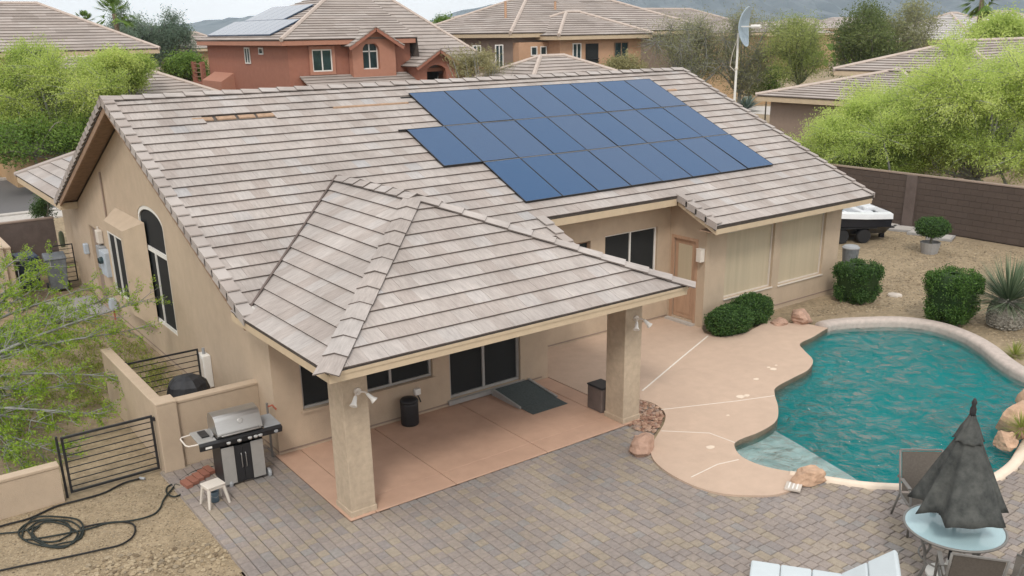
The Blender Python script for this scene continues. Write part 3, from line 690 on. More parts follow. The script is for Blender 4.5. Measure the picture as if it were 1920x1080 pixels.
# --- roof: solid decking first, then the courses
rf = MB()
def slab3(pts, th=.10):
    p = [Vector(q) for q in pts]; n_ = (p[1] - p[0]).cross(p[2] - p[0]).normalized(); n_ = n_ if n_.z > 0 else -n_
    lo = [q - n_ * th for q in p]; rf.poly(p); rf.poly(lo[::-1])
    for i in range(len(p)): j = (i + 1) % len(p); rf.poly([lo[i], lo[j], p[j], p[i]])
slab3([(XR0, 2.33, mz(2.33)), (6.45, 2.33, mz(2.33)), (6.45, 3.533, mz(3.533)), (10.4, 3.533, mz(3.533)), (10.4, 2.33, mz(2.33)), (XR1, 2.33, mz(2.33)), (XR1, YR, ZR), (XR0, YR, ZR)])
slab3([(XR0, YR, ZR), (XR1, YR, ZR), (XR1, 16.2, bz(16.2)), (XR0, 16.2, bz(16.2))])
slab3([(PX0, PY0, PZ), (PX1, PY0, PZ), (PAX, PAY, PAZ)], .05); slab3([(PX0, 2.75, PZ), (PX0, PY0, PZ), (PAX, PAY, PAZ), (PAX, PVY, PAZ)], .05); slab3([(PX1, PY0, PZ), (PX1, 2.33, PZ), (PAX, PVY, PAZ), (PAX, PAY, PAZ)], .05)
roof = rf.build('roof', 'underlay', house)
E_, W_ = .3278, .305
tiles = []; random.seed(11)
def lay(O, Uv, Vv, region, nrow, umax, skip=None, only_rows=None):
    O = Vector(O); Uv = Vector(Uv); Vv = Vector(Vv); N = Uv.cross(Vv)
    for j in range(nrow):
        v0 = j * E_; off = (j % 2) * W_ * .5; i0 = -1
        while i0 * W_ + off < umax:
            u0 = i0 * W_ + off; i0 += 1
            full = [(u0 + .0015, v0), (u0 + W_ - .0015, v0), (u0 + W_ - .0015, v0 + E_ + .07), (u0 + .0015, v0 + E_ + .07)]
            regs = region(j) if callable(region) else [region]
            for reg in regs:
                p = clip(full, reg)
                if not p or area2(p) < .004: continue
                cu = sum(q[0] for q in p) / len(p); cv = sum(q[1] for q in p) / len(p); c = O + Uv * cu + Vv * cv
                if skip and skip(c, j, u0): continue
                isfull = abs(area2(p) - area2(full)) < 1e-4
                tiles.append(dict(O=O, U=Uv, V=Vv, N=N, u0=u0, v0=v0, p=[(a - u0, b_ - v0) for a, b_ in p], c=c, full=isfull))
def patio_z(x, y):
    if x < PX0 or x > PX1 or y < PY0: return -9
    return min(PZ + TT * (x - PX0), PZ + TT * (PX1 - x), PZ + TT * (y - PY0), PAZ)
gaps = set()
def skip_main(c, j, u0):
    if patio_z(c.x, c.y) > c.z + .14: return True
    if j == 19 and 1.15 < c.x < 2.6: return True     # the broken course near the ridge
    return False
SL = (YR - 2.33) / CT
def main_reg(j):
    v0 = j * E_; v1 = min(v0 + E_ + .07, SL); u1 = XR1 - XR0
    if j < 4: return [[(0, v0), (6.45 - XR0, v0), (6.45 - XR0, v1), (0, v1)], [(10.4 - XR0, v0), (u1, v0), (u1, v1), (10.4 - XR0, v1)]]
    return [[(0, v0), (u1, v0), (u1, v1), (0, v1)]]
lay((XR0, 2.33, 2.585), (1, 0, 0), (0, CT, ST), main_reg, 23, XR1 - XR0, skip_main)
HS = HW / CT
lay((PX0, PY0, PZ), (1, 0, 0), (0, CT, ST), [(0, 0), (2 * HW, 0), (HW, HS)], 12, 2 * HW)
lay((PX0, 5.8, PZ), (0, -1, 0), (CT, 0, ST), [(2.95, 0), (5.8 - PY0, 0), (5.8 - PAY, HS), (5.8 - PVY, HS)], 12, 6.6)
lay((PX1, PY0, PZ), (0, 1, 0), (-CT, 0, ST), [(0, 0), (2.33 - PY0, 0), (PVY - PY0, HS), (PAY - PY0, HS)], 12, 6.6)
tiles.sort(key=lambda t: (0 if inview(t['c']) and not (t['U'].y > .5) else 1, (t['c'] - Vector(CAM)).length))
stuff = MB(); vm = {}
def tile_into(mb, p, P, v):
    uo = (rnd.uniform(0, 50), rnd.uniform(0, 50))
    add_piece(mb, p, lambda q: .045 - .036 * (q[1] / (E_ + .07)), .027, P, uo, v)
for i, t in enumerate(tiles):
    v = min(1, max(0, rnd.gauss(.5, .19)))
    M_ = Matrix((( t['U'].x, t['V'].x, t['N'].x, 0), (t['U'].y, t['V'].y, t['N'].y, 0), (t['U'].z, t['V'].z, t['N'].z, 0), (0, 0, 0, 1)))
    o = t['O'] + t['U'] * t['u0'] + t['V'] * t['v0'] + t['N'] * rnd.uniform(-.0015, .0025)
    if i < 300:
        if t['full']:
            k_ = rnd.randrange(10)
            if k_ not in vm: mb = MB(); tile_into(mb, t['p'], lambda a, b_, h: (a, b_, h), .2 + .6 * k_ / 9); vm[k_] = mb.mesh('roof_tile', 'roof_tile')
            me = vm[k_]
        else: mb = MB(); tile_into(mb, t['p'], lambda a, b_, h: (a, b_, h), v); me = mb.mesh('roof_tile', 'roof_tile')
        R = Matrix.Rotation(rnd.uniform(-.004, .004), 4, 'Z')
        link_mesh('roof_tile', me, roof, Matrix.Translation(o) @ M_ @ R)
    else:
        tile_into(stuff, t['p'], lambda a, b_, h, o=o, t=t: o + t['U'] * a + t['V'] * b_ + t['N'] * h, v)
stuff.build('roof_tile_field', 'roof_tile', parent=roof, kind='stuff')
# battens bared along the broken course
def batten(a, b_, yy, w, z0, z1):
    MB().hexa([(a, yy, mz(yy) + z0), (b_, yy, mz(yy) + z0), (b_, yy + w, mz(yy + w) + z0), (a, yy + w, mz(yy + w) + z0), (a, yy, mz(yy) + z1), (b_, yy, mz(yy) + z1), (b_, yy + w, mz(yy + w) + z1), (a, yy + w, mz(yy + w) + z1)]).build('batten', 'batten', roof)
for a, b_ in ((1.0, 1.42), (1.50, 1.9), (1.97, 2.32), (2.38, 2.75)): batten(a, b_, 2.33 + (19 * E_ + .14) * CT, .11, .005, .03)
batten(14.6, 14.95, 2.33 + 19 * E_ * CT - .02, .07, .02, .05); batten(4.2, 6.15, 2.33 + 20 * E_ * CT - .05, .04, .02, .05)
# cap tiles: V-shaped pieces that overlap uphill
capm = {}
def cap(angle, v, ln=.50, wd=.19):
    key = (round(angle, 2), v)
    if key in capm: return capm[key]
    mb = MB(); ca, sa = math.cos(angle), math.sin(angle); th = .02; uo = (v * 3.7, v * 1.3)
    for s in (1, -1):
        q = [(0, 0, .045), (ln, 0, .018), (ln, s * wd * .92 * ca, .018 - wd * .92 * sa), (0, s * wd * ca, .045 - wd * sa)]
        lo = [(a, b_, c - th) for a, b_, c in q]
        mb.cur = .3 + .06 * v; mb.poly(q, [(abs(b_) + uo[0], a + uo[1]) for a, b_, c in q]); mb.cur = 0.; mb.poly(lo[::-1], [(uo[0], uo[1])] * 4)  # underside and edges take the same painted shadow tone
        for i in range(4): j = (i + 1) % 4; mb.poly([lo[i], lo[j], q[j], q[i]], [(uo[0], uo[1])] * 4)
    capm[key] = mb.mesh('cap_tile', 'roof_tile'); return capm[key]
def caps(a, b_, angle, name, step=.42, lift=.045):
    a = Vector(a); b_ = Vector(b_); d = (b_ - a).normalized(); sd_ = Z.cross(d).normalized(); up = d.cross(sd_); n_ = int((b_ - a).length / step)
    for i in range(n_):
        p = a + d * (i * step) + up * (lift + rnd.uniform(-.004, .004)); yw = rnd.uniform(-.015, .015)
        d2 = (d + sd_ * yw).normalized(); s2 = up.cross(d2)
        link_mesh(name, cap(angle, rnd.randrange(3, 10)), roof, Matrix(((d2.x, s2.x, up.x, p.x), (d2.y, s2.y, up.y, p.y), (d2.z, s2.z, up.z, p.z), (0, 0, 0, 1))))
caps((XR0 - .03, YR, ZR), (XR1 + .08, YR, ZR), TH, 'ridge_tile')
caps((PAX, PAY - .12, PAZ), (PAX, PVY + .2, PAZ), TH, 'ridge_tile')
caps((PX0 - .06, PY0 - .06, PZ - .02), (PAX, PAY, PAZ), math.radians(17), 'hip_tile')
caps((PX1 + .06, PY0 - .06, PZ - .02), (PAX, PAY, PAZ), math.radians(17), 'hip_tile')
# rake tiles: L-shaped pieces stepping down the gable edges
def rake(xe, sx, zf, ya, yb_, v, W=.19, drop=.17):
    """piece at edge xe; sx=+1 means roof lies towards +x"""
    mb = MB(); mb.cur = .3 + .5 * v; y0, y1 = ya, yb_; h0, h1 = .10, .055
    xi = xe + sx * W; xo_ = xe - sx * .03
    xa, xb = min(xi, xo_), max(xi, xo_)
    mb.hexa([(xa, y0, zf(y0) + h0 - .022), (xb, y0, zf(y0) + h0 - .022), (xb, y1, zf(y1) + h1 - .022), (xa, y1, zf(y1) + h1 - .022), (xa, y0, zf(y0) + h0), (xb, y0, zf(y0) + h0), (xb, y1, zf(y1) + h1), (xa, y1, zf(y1) + h1)])
    xc = xo_ + sx * .02; xa, xb = min(xo_, xc), max(xo_, xc)
    mb.hexa([(xa, y0, zf(y0) + h0 - drop), (xb, y0, zf(y0) + h0 - drop), (xb, y1, zf(y1) + h1 - drop), (xa, y1, zf(y1) + h1 - drop), (xa, y0, zf(y0) + h0 - .0225), (xb, y0, zf(y0) + h0 - .0225), (xb, y1, zf(y1) + h1 - .0225), (xa, y1, zf(y1) + h1 - .0225)])
    o = mb.build('rake_tile', 'roof_tile', roof); return o
for j in range(23):
    y0 = 2.33 + j * E_ * CT
    rake(XR0, 1, mz, y0 - .01, y0 + (E_ + .04) * CT, rnd.random()); rake(XR1, -1, mz, y0 - .01, y0 + (E_ + .04) * CT, rnd.random(), W=.10, drop=.13)
    y1 = YR + j * E_ * CT
    if y1 < 16.0: rake(XR0, 1, bz, y1 + (E_ + .04) * CT, y1 - .0, rnd.random(), drop=.15)
    if j < 4: rake(10.4, 1, mz, y0 - .01, y0 + (E_ + .04) * CT, rnd.random(), W=.16, drop=.16); rake(6.45, -1, mz, y0 - .01, y0 + (E_ + .04) * CT, rnd.random())
def valley(a, b_):
    a = Vector(a); b_ = Vector(b_); MB().bar(a, b_, .035, .02).build('valley_flashing', 'wall_dark', roof)
valley((PX0 + .15, 2.33 + .15, PZ + TT * .15 + .055), (PAX - .02, PVY - .02, PAZ + .055)); valley((PX1 - .15, 2.33 + .15, PZ + TT * .15 + .055), (PAX + .02, PVY - .02, PAZ + .055))
# loose flashing and mortar at the foot of the valley
MB().obox((-.33, 2.42, 2.68), (.10, 0, .02), (0, .10, .03), (0, 0, .012)).build('flashing', 'flange_metal', roof)
# low front wing of the house (hip roof end beyond the gable)
fw_ = MB(); q0 = Vector((-.45, 15.7, 2.62)); q1 = Vector((-.45, 22.1, 2.62)); q2 = Vector((2.6, 19.0, 3.95)); q3 = Vector((2.6, 16.2, 3.95)); q4 = Vector((5.5, 22.1, 2.62))
def strips(pts, m, par, name, exp=.33, lift=.045, seed=0):
    """roof face as stepped courses; pts[0]->pts[1] is the eave"""
    rs = random.Random(seed); p = [Vector(q) for q in pts]; u = (p[1] - p[0]).normalized(); n_ = u.cross(p[2] - p[0]).normalized(); n_ = n_ if n_.z > 0 else -n_
    v = n_.cross(u); v = v if v.z > 0 else -v
    reg = [((q - p[0]).dot(u), (q - p[0]).dot(v)) for q in p]
    s = sum(reg[k][0] * reg[(k + 1) % len(reg)][1] - reg[(k + 1) % len(reg)][0] * reg[k][1] for k in range(len(reg)))
    if s < 0: reg = reg[::-1]
    vm_ = max(q[1] for q in reg); u0 = min(q[0] for q in reg); u1 = max(q[0] for q in reg); mb = MB(); j = 0
    while j * exp < vm_:
        a, b_ = j * exp, (j + 1) * exp + .05; uu = u0
        while uu < u1:
            wd = rs.uniform(.5, 2.4); c = clip([(uu, a), (uu + wd, a), (uu + wd, b_), (uu, b_)], reg); uu += wd
            if c: add_piece(mb, c, lambda q, a=a: .02 + lift - lift * .8 * (q[1] - a) / (exp + .05), lift, lambda x_, y_, h: p[0] + u * x_ + v * y_ + n_ * h, (rs.random() * 9, rs.random() * 9), rs.random())
        j += 1
    return mb.build(name, m, par, kind='stuff')
wing = MB()
for f in ([q0, q1, q2, q3], [q1, q4, q2]): wing.poly(f)
wing.poly([q0 + Vector((.02, 0, -.16)), q1 + Vector((.02, -.02, -.16)), q1 + Vector((3, -.02, -.16)), q0 + Vector((3, 0, -.16))])
wr = wing.build('wing_roof', 'underlay', house)
strips([q1, q0, q3, q2], 'roof_tile', wr, 'roof_tile_field', seed=3); strips([q4, q1, q2], 'roof_tile', wr, 'roof_tile_field', seed=4)
for a, b_ in ((q1, q2),):
    mb = MB(); mb.tube([a + Vector((0, 0, .05)), b_ + Vector((0, 0, .05))], .09, 8); mb.build('hip_cap', 'roof_tile', wr)
MB().box(-.44, 15.72, 2.42, -.40, 22.08, 2.6).build('fascia', 'trim_tan', house); MB().box(-.40, 15.70, 2.42, -.003, 15.74, 2.6).build('fascia', 'trim_tan', house)
MB().box(.6, 17.02, -.1, 5, 21.5, 2.45).build('wing_wall', 'stucco', house)
# conduit and vent pipe on the gable
MB().tube([(-.03, 12.46, 3.75), (-.03, 12.46, 1.2)], .022).build('conduit', 'stucco_brown', house); MB().tube([(-.03, 13.6, 2.25), (-.03, 13.6, 1.4)], .03).build('conduit', 'beige_plastic', house)

# ================================================================ SOLAR ARRAY
arr = thing('solar_array', 'array of dark blue solar panels in three rows on the near tile roof', 'solar panels', (6.373, 8.658, 5.405))
PW, PH = 1.009, 1.684
vS = Vector((0, -CT, -ST)); nS = Vector((0, -ST, CT))     # down the slope, roof normal
MS = Matrix(((1, 0, 0, 0), (0, -vS.y, nS.y, 0), (0, -vS.z, nS.z, 0), (0, 0, 0, 1)))
fb = MB(); t_ = .038; w_ = PW - .012; h_ = PH - .022; e_ = .011
fb.box(0, -h_, -t_, e_, 0, 0); fb.box(w_ - e_, -h_, -t_, w_, 0, 0); fb.box(e_, -e_, -t_, w_ - e_, 0, 0); fb.box(e_, -h_, -t_, w_ - e_, -h_ + e_, 0); fb.box(e_, -h_ + e_, -t_, w_ - e_, -e_, -t_ + .01)
fmesh = fb.mesh('solar_panel', 'panel_frame'); gm = []
for k_ in range(5):
    gb = MB(); gb.cur = k_ / 4; gb.poly([(e_, -h_ + e_, -.004), (w_ - e_, -h_ + e_, -.004), (w_ - e_, -e_, -.004), (e_, -e_, -.004)], [(0, 0), (w_, 0), (w_, h_), (0, h_)]); gm.append(gb.mesh('glass', 'solar_cell'))
for r in range(3):
    for c in range(-1 if r == 1 else 0, 8):
        p = Vector((c * PW, 0, 0)) + vS * (r * PH) + nS * .012
        tl = Matrix.Rotation(rnd.uniform(-.004, .004), 4, 'X') @ Matrix.Rotation(rnd.uniform(-.003, .003), 4, 'Y')
        o = link_mesh('solar_panel', fmesh, arr, Matrix.Translation(p) @ MS @ tl); g = link_mesh('glass', gm[rnd.randrange(5) if not (r == 1 and c == 0) else 4], o)
for r in range(3):
    for q in (.08, .62):
        a = Vector(((-.28 if (r, q) == (0, .08) else .04) + (-1 if r == 1 else 0) * PW, 0, 0)) + vS * ((r + q) * PH) - nS * .045; b_ = Vector((8.05 * PW, 0, 0)) + vS * ((r + q) * PH) - nS * .045
        MB().bar(a, b_, .045, .05).build('rail', 'panel_frame', arr)
for r in (1, 2):
    a = Vector(((-1 if r == 1 else 0) * PW, 0, 0)) + vS * (r * PH + .006) + nS * .012; b_ = Vector((8 * PW - .01, 0, 0)) + vS * (r * PH + .006) + nS * .012; MB().bar(a, b_, .016, .008).build('glint_strip', 'frame_alu', arr)  # pale strip paints the sky glint along the panel frame edges
a = Vector((-1.2, 0, 0)) + vS * PH - nS * .005; MB().bar(a, a + Vector((1.15, 0, 0)), .05, .03).build('skirt_rail', 'panel_frame', arr)

# ================================================================ THINGS FIXED TO THE HOUSE
def floodlight(px, label):
    t = thing('floodlight', label, 'floodlight', (px + .23, -.002, 1.97), group='twin floodlights on the patio pillars')
    MB().lathe([(.055, 0), (.055, .035), (.03, .04)], 12).build('mount', 'off_white', t).rotation_euler = (math.pi / 2, 0, 0)
    for s in (-1, 1):
        d = Vector((s * .55, -.5, -.75)).normalized(); a = Vector((s * .02, -.05, 0)); mb = MB(); mb.tube([a, a + Vector((s * .05, -.05, .0)), a + Vector((s * .07, -.08, -.02))], .014, 6)
        arm = mb.build('arm', 'off_white', t); c = a + Vector((s * .07, -.08, -.02))
        mb = MB(); mb.tube([c, c + d * .05, c + d * .10, c + d * .15, c + d * .155], [.022, .03, .035, .058, .045], 10); mb.build('lamp_head', 'white_plastic', t, smooth=False)
floodlight(0, 'twin white floodlight on the front-left pillar above the grill'); floodlight(5.458, 'twin white floodlight on the right patio pillar beside the rock bed')
s = thing('wall_sconce', 'cream box sconce on the wing wall beside the wooden door', 'wall light', (10.755, 3.02, 1.62))
MB().box(-.14, -.075, 0, 0, .075, .30).build('shade', 'off_white', s, bevel=.012); MB().box(-.145, -.08, .301, 0, .08, .315).build('cap', 'off_white', s)
# meters on the gable
t = thing('electric_meter', 'grey-blue electric meter cabinet on the left gable wall', 'utility meter', (-.003, 12.95, 1.15))
MB().box(-.2, -.42, 0, 0, .15, .62).build('cabinet', 'meter_blue', t, bevel=.015); MB().box(-.17, .17, .08, 0, .55, .66).build('panel_box', 'grey_plastic', t, bevel=.012)
mb = MB().lathe([(.09, 0), (.09, .06), (.07, .1)], 12); o = mb.build('dial', 'glass_blue', t); o.rotation_euler = (0, -math.pi / 2, 0); o.location = (-.2, -.14, .4)
t = thing('gas_meter', 'small blue gas meter low on the left gable wall', 'gas meter', (-.05, 12.75, .28))
MB().box(-.18, -.1, 0, 0, .12, .28).build('body', 'meter_blue', t, bevel=.03); MB().tube([(-.09, 0, .02), (-.09, 0, -.28)], .022).build('pipe', 'copper_red', t)
tag(MB().box(-.13, -.13, 0, 0, .13, .34).build('junction_box', 'beige_plastic', loc=(-.004, 13.4, 1.86), bevel=.02), 'beige junction box high on the left gable wall', 'junction box')
tag(MB().box(-.12, -.09, 0, 0, .09, .28).build('control_box', 'meter_blue', loc=(-.004, 15.25, 1.25), bevel=.02), 'pale blue control box at the far end of the gable wall', 'control box')
t = thing('electrical_box', 'white upright electrical box on the wall by the slatted fence', 'electrical box', (-.004, 5.92, .30))
MB().box(-.16, -.16, 0, 0, .16, .66).build('case', 'white_plastic', t, bevel=.015); MB().box(-.17, -.13, .05, -.162, .13, .6).build('door', 'off_white', t); MB().tube([(-.08, 0, .66), (-.08, 0, .78)], .03).build('conduit', 'grey_plastic', t)

# ================================================================ PATIO THINGS
t = thing('patio_bin', 'black cylindrical bin with rounded top against the patio wall', 'bin', (2.42, 2.42, .008))

MB().lathe([(.155, 0), (.165, .02), (.165, .40), (.16, .44)], 20).build('body', 'black_plastic', t, smooth=True); MB().lathe([(.168, .44), (.168, .47), (.14, .50), (.05, .515)], 20).build('lid', 'black_plastic', t, smooth=True)
t = thing('hose_bib_cover', 'small white box on the patio wall above the black bin', 'outlet box', (2.72, 2.668, .44))
MB().box(-.06, -.08, 0, .06, 0, .12).build('cover', 'white_plastic', t, bevel=.012); MB().tube([(0, -.04, 0), (.03, -.06, -.08), (.06, -.05, -.16)], .012).build('cord', 'black_plastic', t)
t = thing('access_ramp', 'dark green-grey rubber ramp at the sliding glass door', 'ramp', (4.85, 2.6, 0))
mb = MB(); mb.hexa([(-.42, -.9, .012), (.42, -.9, .012), (.42, 0, .09), (-.42, 0, .09), (-.42, -.9, .03), (.42, -.9, .03), (.42, 0, .125), (-.42, 0, .125)]); mb.hexa([(-.42, -1.26, .010), (.42, -1.26, .010), (.42, -.902, .012), (-.42, -.902, .012), (-.42, -1.26, .016), (.42, -1.26, .016), (.42, -.902, .03), (-.42, -.902, .03)]); mb.build('mat', 'ramp_mat', t)
for s in (-1, 1):
    mb = MB(); x = s * .445; mb.hexa([(x - .022, -.9, .01), (x + .022, -.9, .01), (x + .022, 0, .01), (x - .022, 0, .01), (x - .022, -.9, .05), (x + .022, -.9, .05), (x + .022, 0, .15), (x - .022, 0, .15)]); mb.build('side_rail', 'frame_alu', t)
t = thing('storage_bin', 'dark brown storage bin behind the right patio pillar', 'bin', (5.62, .78, .012))
MB().box(-.17, -.2, 0, .17, .2, .46).build('body', 'wall_dark', t, bevel=.02); MB().box(-.18, -.21, .461, .18, .21, .50).build('lid', 'black_plastic', t, bevel=.015)

# --- barbecue
def grill():
    t = thing('barbecue_grill', 'large stainless gas barbecue with side shelves in front of the low wall', 'barbecue', (-.80, 2.36, -.03), math.radians(-2))
    zt = .86
    mb = MB(); mb.box(-.34, -.24, .07, -.335, .24, .74); mb.box(.335, -.24, .07, .34, .24, .74); mb.box(-.335, .235, .07, .335, .24, .74); mb.box(-.34, -.24, .05, .34, .24, .069); mb.build('cabinet', 'black_metal', t)
    for s in (-1, 1): MB().box(s * .235 - .10, -.262, .06, s * .235 + .10, -.242, .70).build('side_panel', 'steel_panel', t, bevel=.006)
    for s in (-1, 1):
        d = MB().box(s * .066 - .064, -.258, .07, s * .066 + .064, -.243, .69).build('door', 'black_metal', t, bevel=.004); MB().tube([(s * .035, -.262, .30), (s * .035, -.285, .32), (s * .035, -.285, .53), (s * .035, -.262, .55)], .008, 6).build('handle', 'steel', d)
    MB().box(-.38, -.26, .742, .38, .26, .86).build('firebox', 'black_metal', t, bevel=.01)
    mb = MB(); mb.hexa([(-.66, -.30, .75), (.66, -.30, .75), (.66, -.26, .75), (-.66, -.26, .75), (-.66, -.335, .85), (.66, -.335, .85), (.66, -.26, .872), (-.66, -.26, .872)]); cp = mb.build('control_panel', 'black_plastic', t, bevel=.008)
    for x in (-.22, -.05, .12, .215, .29, .55):
        mb = MB().lathe([(.034, 0), (.034, .008), (.022, .012), (.020, .035), (.012, .037)], 14); k_ = mb.build('knob', 'steel' if x != .55 else 'grey_plastic', cp, smooth=False); k_.location = (x, -.318, .80); k_.rotation_euler = (math.radians(72), 0, 0)
    MB().box(-.58, -.326, .785, -.48, -.32, .82).build('badge', 'white_plastic', cp)
    for s in (-1, 1): MB().box(s * .385 if s > 0 else -.66, -.258, .855, .66 if s > 0 else -.385, .24, .885).build('side_shelf', 'steel_panel' if s < 0 else 'grey_plastic', t, bevel=.008)
    MB().box(-.56, -.1, .886, -.44, .16, .905).build('side_burner', 'black_metal', t)
    mb = MB()
    for q in range(5): mb.tube([(-.43 + q * .012, -.20 + q * .02, .90 + q * .001), (-.40 + q * .012, .18, .90)], .006, 5)
    mb.build('tongs', 'steel', t)
    # lid: curved shell
    mb = MB(); prof = [(-.25, .88), (-.268, .92), (-.262, .95), (-.175, 1.13), (-.14, 1.17), (-.09, 1.19), (.09, 1.205), (.16, 1.18), (.215, 1.10), (.235, .98), (.235, .88)]
    L_ = [(-.36, y, z_) for y, z_ in prof]; R_2 = [(.36, y, z_) for y, z_ in prof]
    for i in range(len(prof) - 1): mb.poly([L_[i], R_2[i], R_2[i + 1], L_[i + 1]])
    mb.poly(L_[::-1]); mb.poly(R_2)
    lid = mb.build('lid', 'steel', t); mb = MB(); mb.tube([(-.31, -.255, .93), (-.31, -.31, .925), (.31, -.31, .925), (.31, -.255, .93)], .014, 8); mb.build('handle', 'steel', lid)
    o = MB().lathe([(.045, 0), (.045, .01), (.03, .014)], 16).build('thermometer', 'frame_alu', lid); o.location = (.03, -.205, 1.075); o.rotation_euler = (math.radians(62), 0, 0)
    MB().tube([(-.66, -.24, .86), (-.80, -.22, .86), (-.83, -.16, .86), (-.83, .12, .86), (-.80, .18, .86), (-.66, .2, .86)], .012, 8).build('towel_bar', 'off_white', t)
    for x in (-.3, .34):
        o = MB().lathe([(.02, -.03), (.075, -.025), (.085, 0), (.075, .025), (.02, .03)], 18).build('wheel', 'grey_plastic', t, smooth=False); o.location = (x + .06, -.2, .055); o.rotation_euler = (0, math.pi / 2, 0)
    return t
grill()
t = thing('rotisserie_post', 'thin grey valve pipe standing between grill and house corner', 'pipe', (-.10, 2.75, -.05))
MB().tube([(0, 0, 0), (0, 0, 1.02)], .02, 8).build('pipe', 'chair_frame', t); MB().tube([(0, 0, .95), (.07, -.05, .98), (.12, -.09, .9)], .016, 8).build('spout', 'copper_red', t)
t = thing('stool', 'small off-white plastic stool on the pavers by the grill', 'stool', (-1.44, 1.76, -.02), math.radians(8))
mb = MB(); mb.box(-.15, -.13, .315, .15, .13, .345); mb.build('seat', 'beige_plastic', t, bevel=.02)
MB().box(-.135, -.115, .27, .135, .115, .314).build('apron', 'beige_plastic', t, bevel=.01)
for sx in (-1, 1):
    for sy in (-1, 1):
        mb = MB(); a = Vector((sx * .12, sy * .10, .30)); b_ = Vector((sx * .165, sy * .145, 0)); mb.tube([a, b_], [.03, .02], 6); mb.build('leg', 'beige_plastic', t)
t = thing('bucket', 'blue-grey paint bucket under the plastic stool', 'bucket', (-1.42, 1.82, -.02))
MB().lathe([(.062, 0), (.072, .17), (.076, .175), (.066, .176), (.06, .02)], 16).build('pail', 'bucket_blue', t, smooth=True); MB().tube([(.072, 0, .16), (.06, -.04, .11), (0, -.075, .09), (-.06, -.04, .11), (-.072, 0, .16)], .004, 5).build('bail', 'frame_alu', t)
bl = ['nearest of the red bricks beside the stool, end one toward the gravel', 'second red brick of the row behind the stool', 'middle red brick of the row behind the stool', 'fourth red brick of the row, toward the grill', 'red brick at the grill end of the row']
c0 = Vector((*G(350, 908), 0)); c1 = Vector((*G(392, 882), 0)); dv = (c1 - c0)
for i in range(5):
    p = c0 + dv * (i / 4); mb = MB(); mb.cur = rnd.random(); mb.box(-.13, -.053, 0, .13, .053, .06)
    o = mb.build('brick', 'brick_red', loc=(p.x, p.y, -.022), bevel=.004); o.rotation_euler = (0, 0, math.radians(98 + rnd.uniform(-4, 4))); tag(o, bl[i], 'brick', 'red bricks by the grill')

# --- low walls, gates, fences of the side yard
def blockwall(name, label, x0, y0, x1, y1, h, th=.16, cap=True, wm='stucco', z0=-.1):
    t = thing(name, label, 'wall', (x0, y0, 0)); L_ = math.hypot(x1 - x0, y1 - y0); t.rotation_euler = (0, 0, math.atan2(y1 - y0, x1 - x0))
    MB().box(0, -th / 2, z0, L_, th / 2, h - .06).build('body', wm, t)
    if cap: MB().box(-.015, -th / 2 - .015, h - .059, L_ + .015, th / 2 + .015, h).build('coping', wm if wm != 'wall_dark' else 'stucco_brown', t, bevel=.015)
    return t
blockwall('low_wall', 'low stucco wall end running left from the black gate', -9, 3.42, -3.27, 3.42, .58)
blockwall('garden_wall', 'stucco garden wall behind the grill joined to the house', -1.40, 3.44, -.004, 3.44, 1.15)
pp = thing('gate_pillar', 'square stucco pillar at the right end of the black gate', 'pillar', (-1.57, 3.45, 0)); MB().box(-.165, -.165, -.1, .165, .165, 1.15).build('shaft', 'stucco', pp, bevel=.012); MB().box(-.17, -.17, 1.151, .17, .17, 1.19).build('cap', 'stucco', pp, bevel=.01)
blockwall('side_wall', 'stucco wall running back from the gate pillar into the side yard', -1.60, 3.64, -1.60, 7.05, 1.10)
def gate(name, label, x0, x1, y, z0, z1, nb, posts=True, th=.035):
    t = thing(name, label, 'gate' if posts else 'fence', (x0, y, z0)); w = x1 - x0; h = z1 - z0
    for x in ((0, w) if not posts else (0, .075, w)): MB().box(x - th / 2, -th / 2, 0 if x else -.06, x + th / 2, th / 2, h + (.03 if x == 0 else 0)).build('post', 'black_metal', t)
    xa = .075 if posts else 0
    MB().box(xa + th / 2, -th / 2, h - th, w - th / 2, th / 2, h).build('top_rail', 'black_metal', t); MB().box(xa + th / 2, -th / 2, 0, w - th / 2, th / 2, th).build('bottom_rail', 'black_metal', t)
    for k_ in range(1, nb + 1):
        z_ = h * k_ / (nb + 1); MB().box(xa + th / 2, -.007, z_ - .007, w - th / 2, .007, z_ + .007).build('bar', 'black_metal', t)
    return t
gt = gate('yard_gate', 'black metal yard gate with thin horizontal bars, standing shut on the gravel', -3.21, -1.79, 3.46, 0.0, .96, 8)
MB().box(1.44, -.03, .86, 1.52, .03, .92).build('latch', 'black_metal', gt)
gate('slat_fence', 'dark horizontal bar fence between side wall and house', -1.51, -.19, 5.95, .05, 1.08, 8, posts=False, th=.03)
gate('far_gate', 'small dark bar gate at the far end of the side yard', -.62, -.05, 17.2, .1, 1.2, 7, posts=False, th=.03)
t = thing('covered_grill', 'black fabric cover draped over a small kettle grill behind the garden wall', 'covered grill', (-.74, 4.95, -.05))
mb = MB(); rn2 = random.Random(3)
mb.lathe([(.36, .02), (.38, .2), (.36, .5), (.37, .7), (.33, .86), (.22, .97), (.08, 1.02)], 22, wob=lambda a, z_: 1 + .07 * math.sin(5 * a + z_ * 3) + .05 * math.sin(9 * a + 1))
mb.build('cover', 'black_cover', t); MB().tube([(-.3, -.25, .05), (-.3, -.25, -.0)], .03).build('leg', 'black_metal', t)
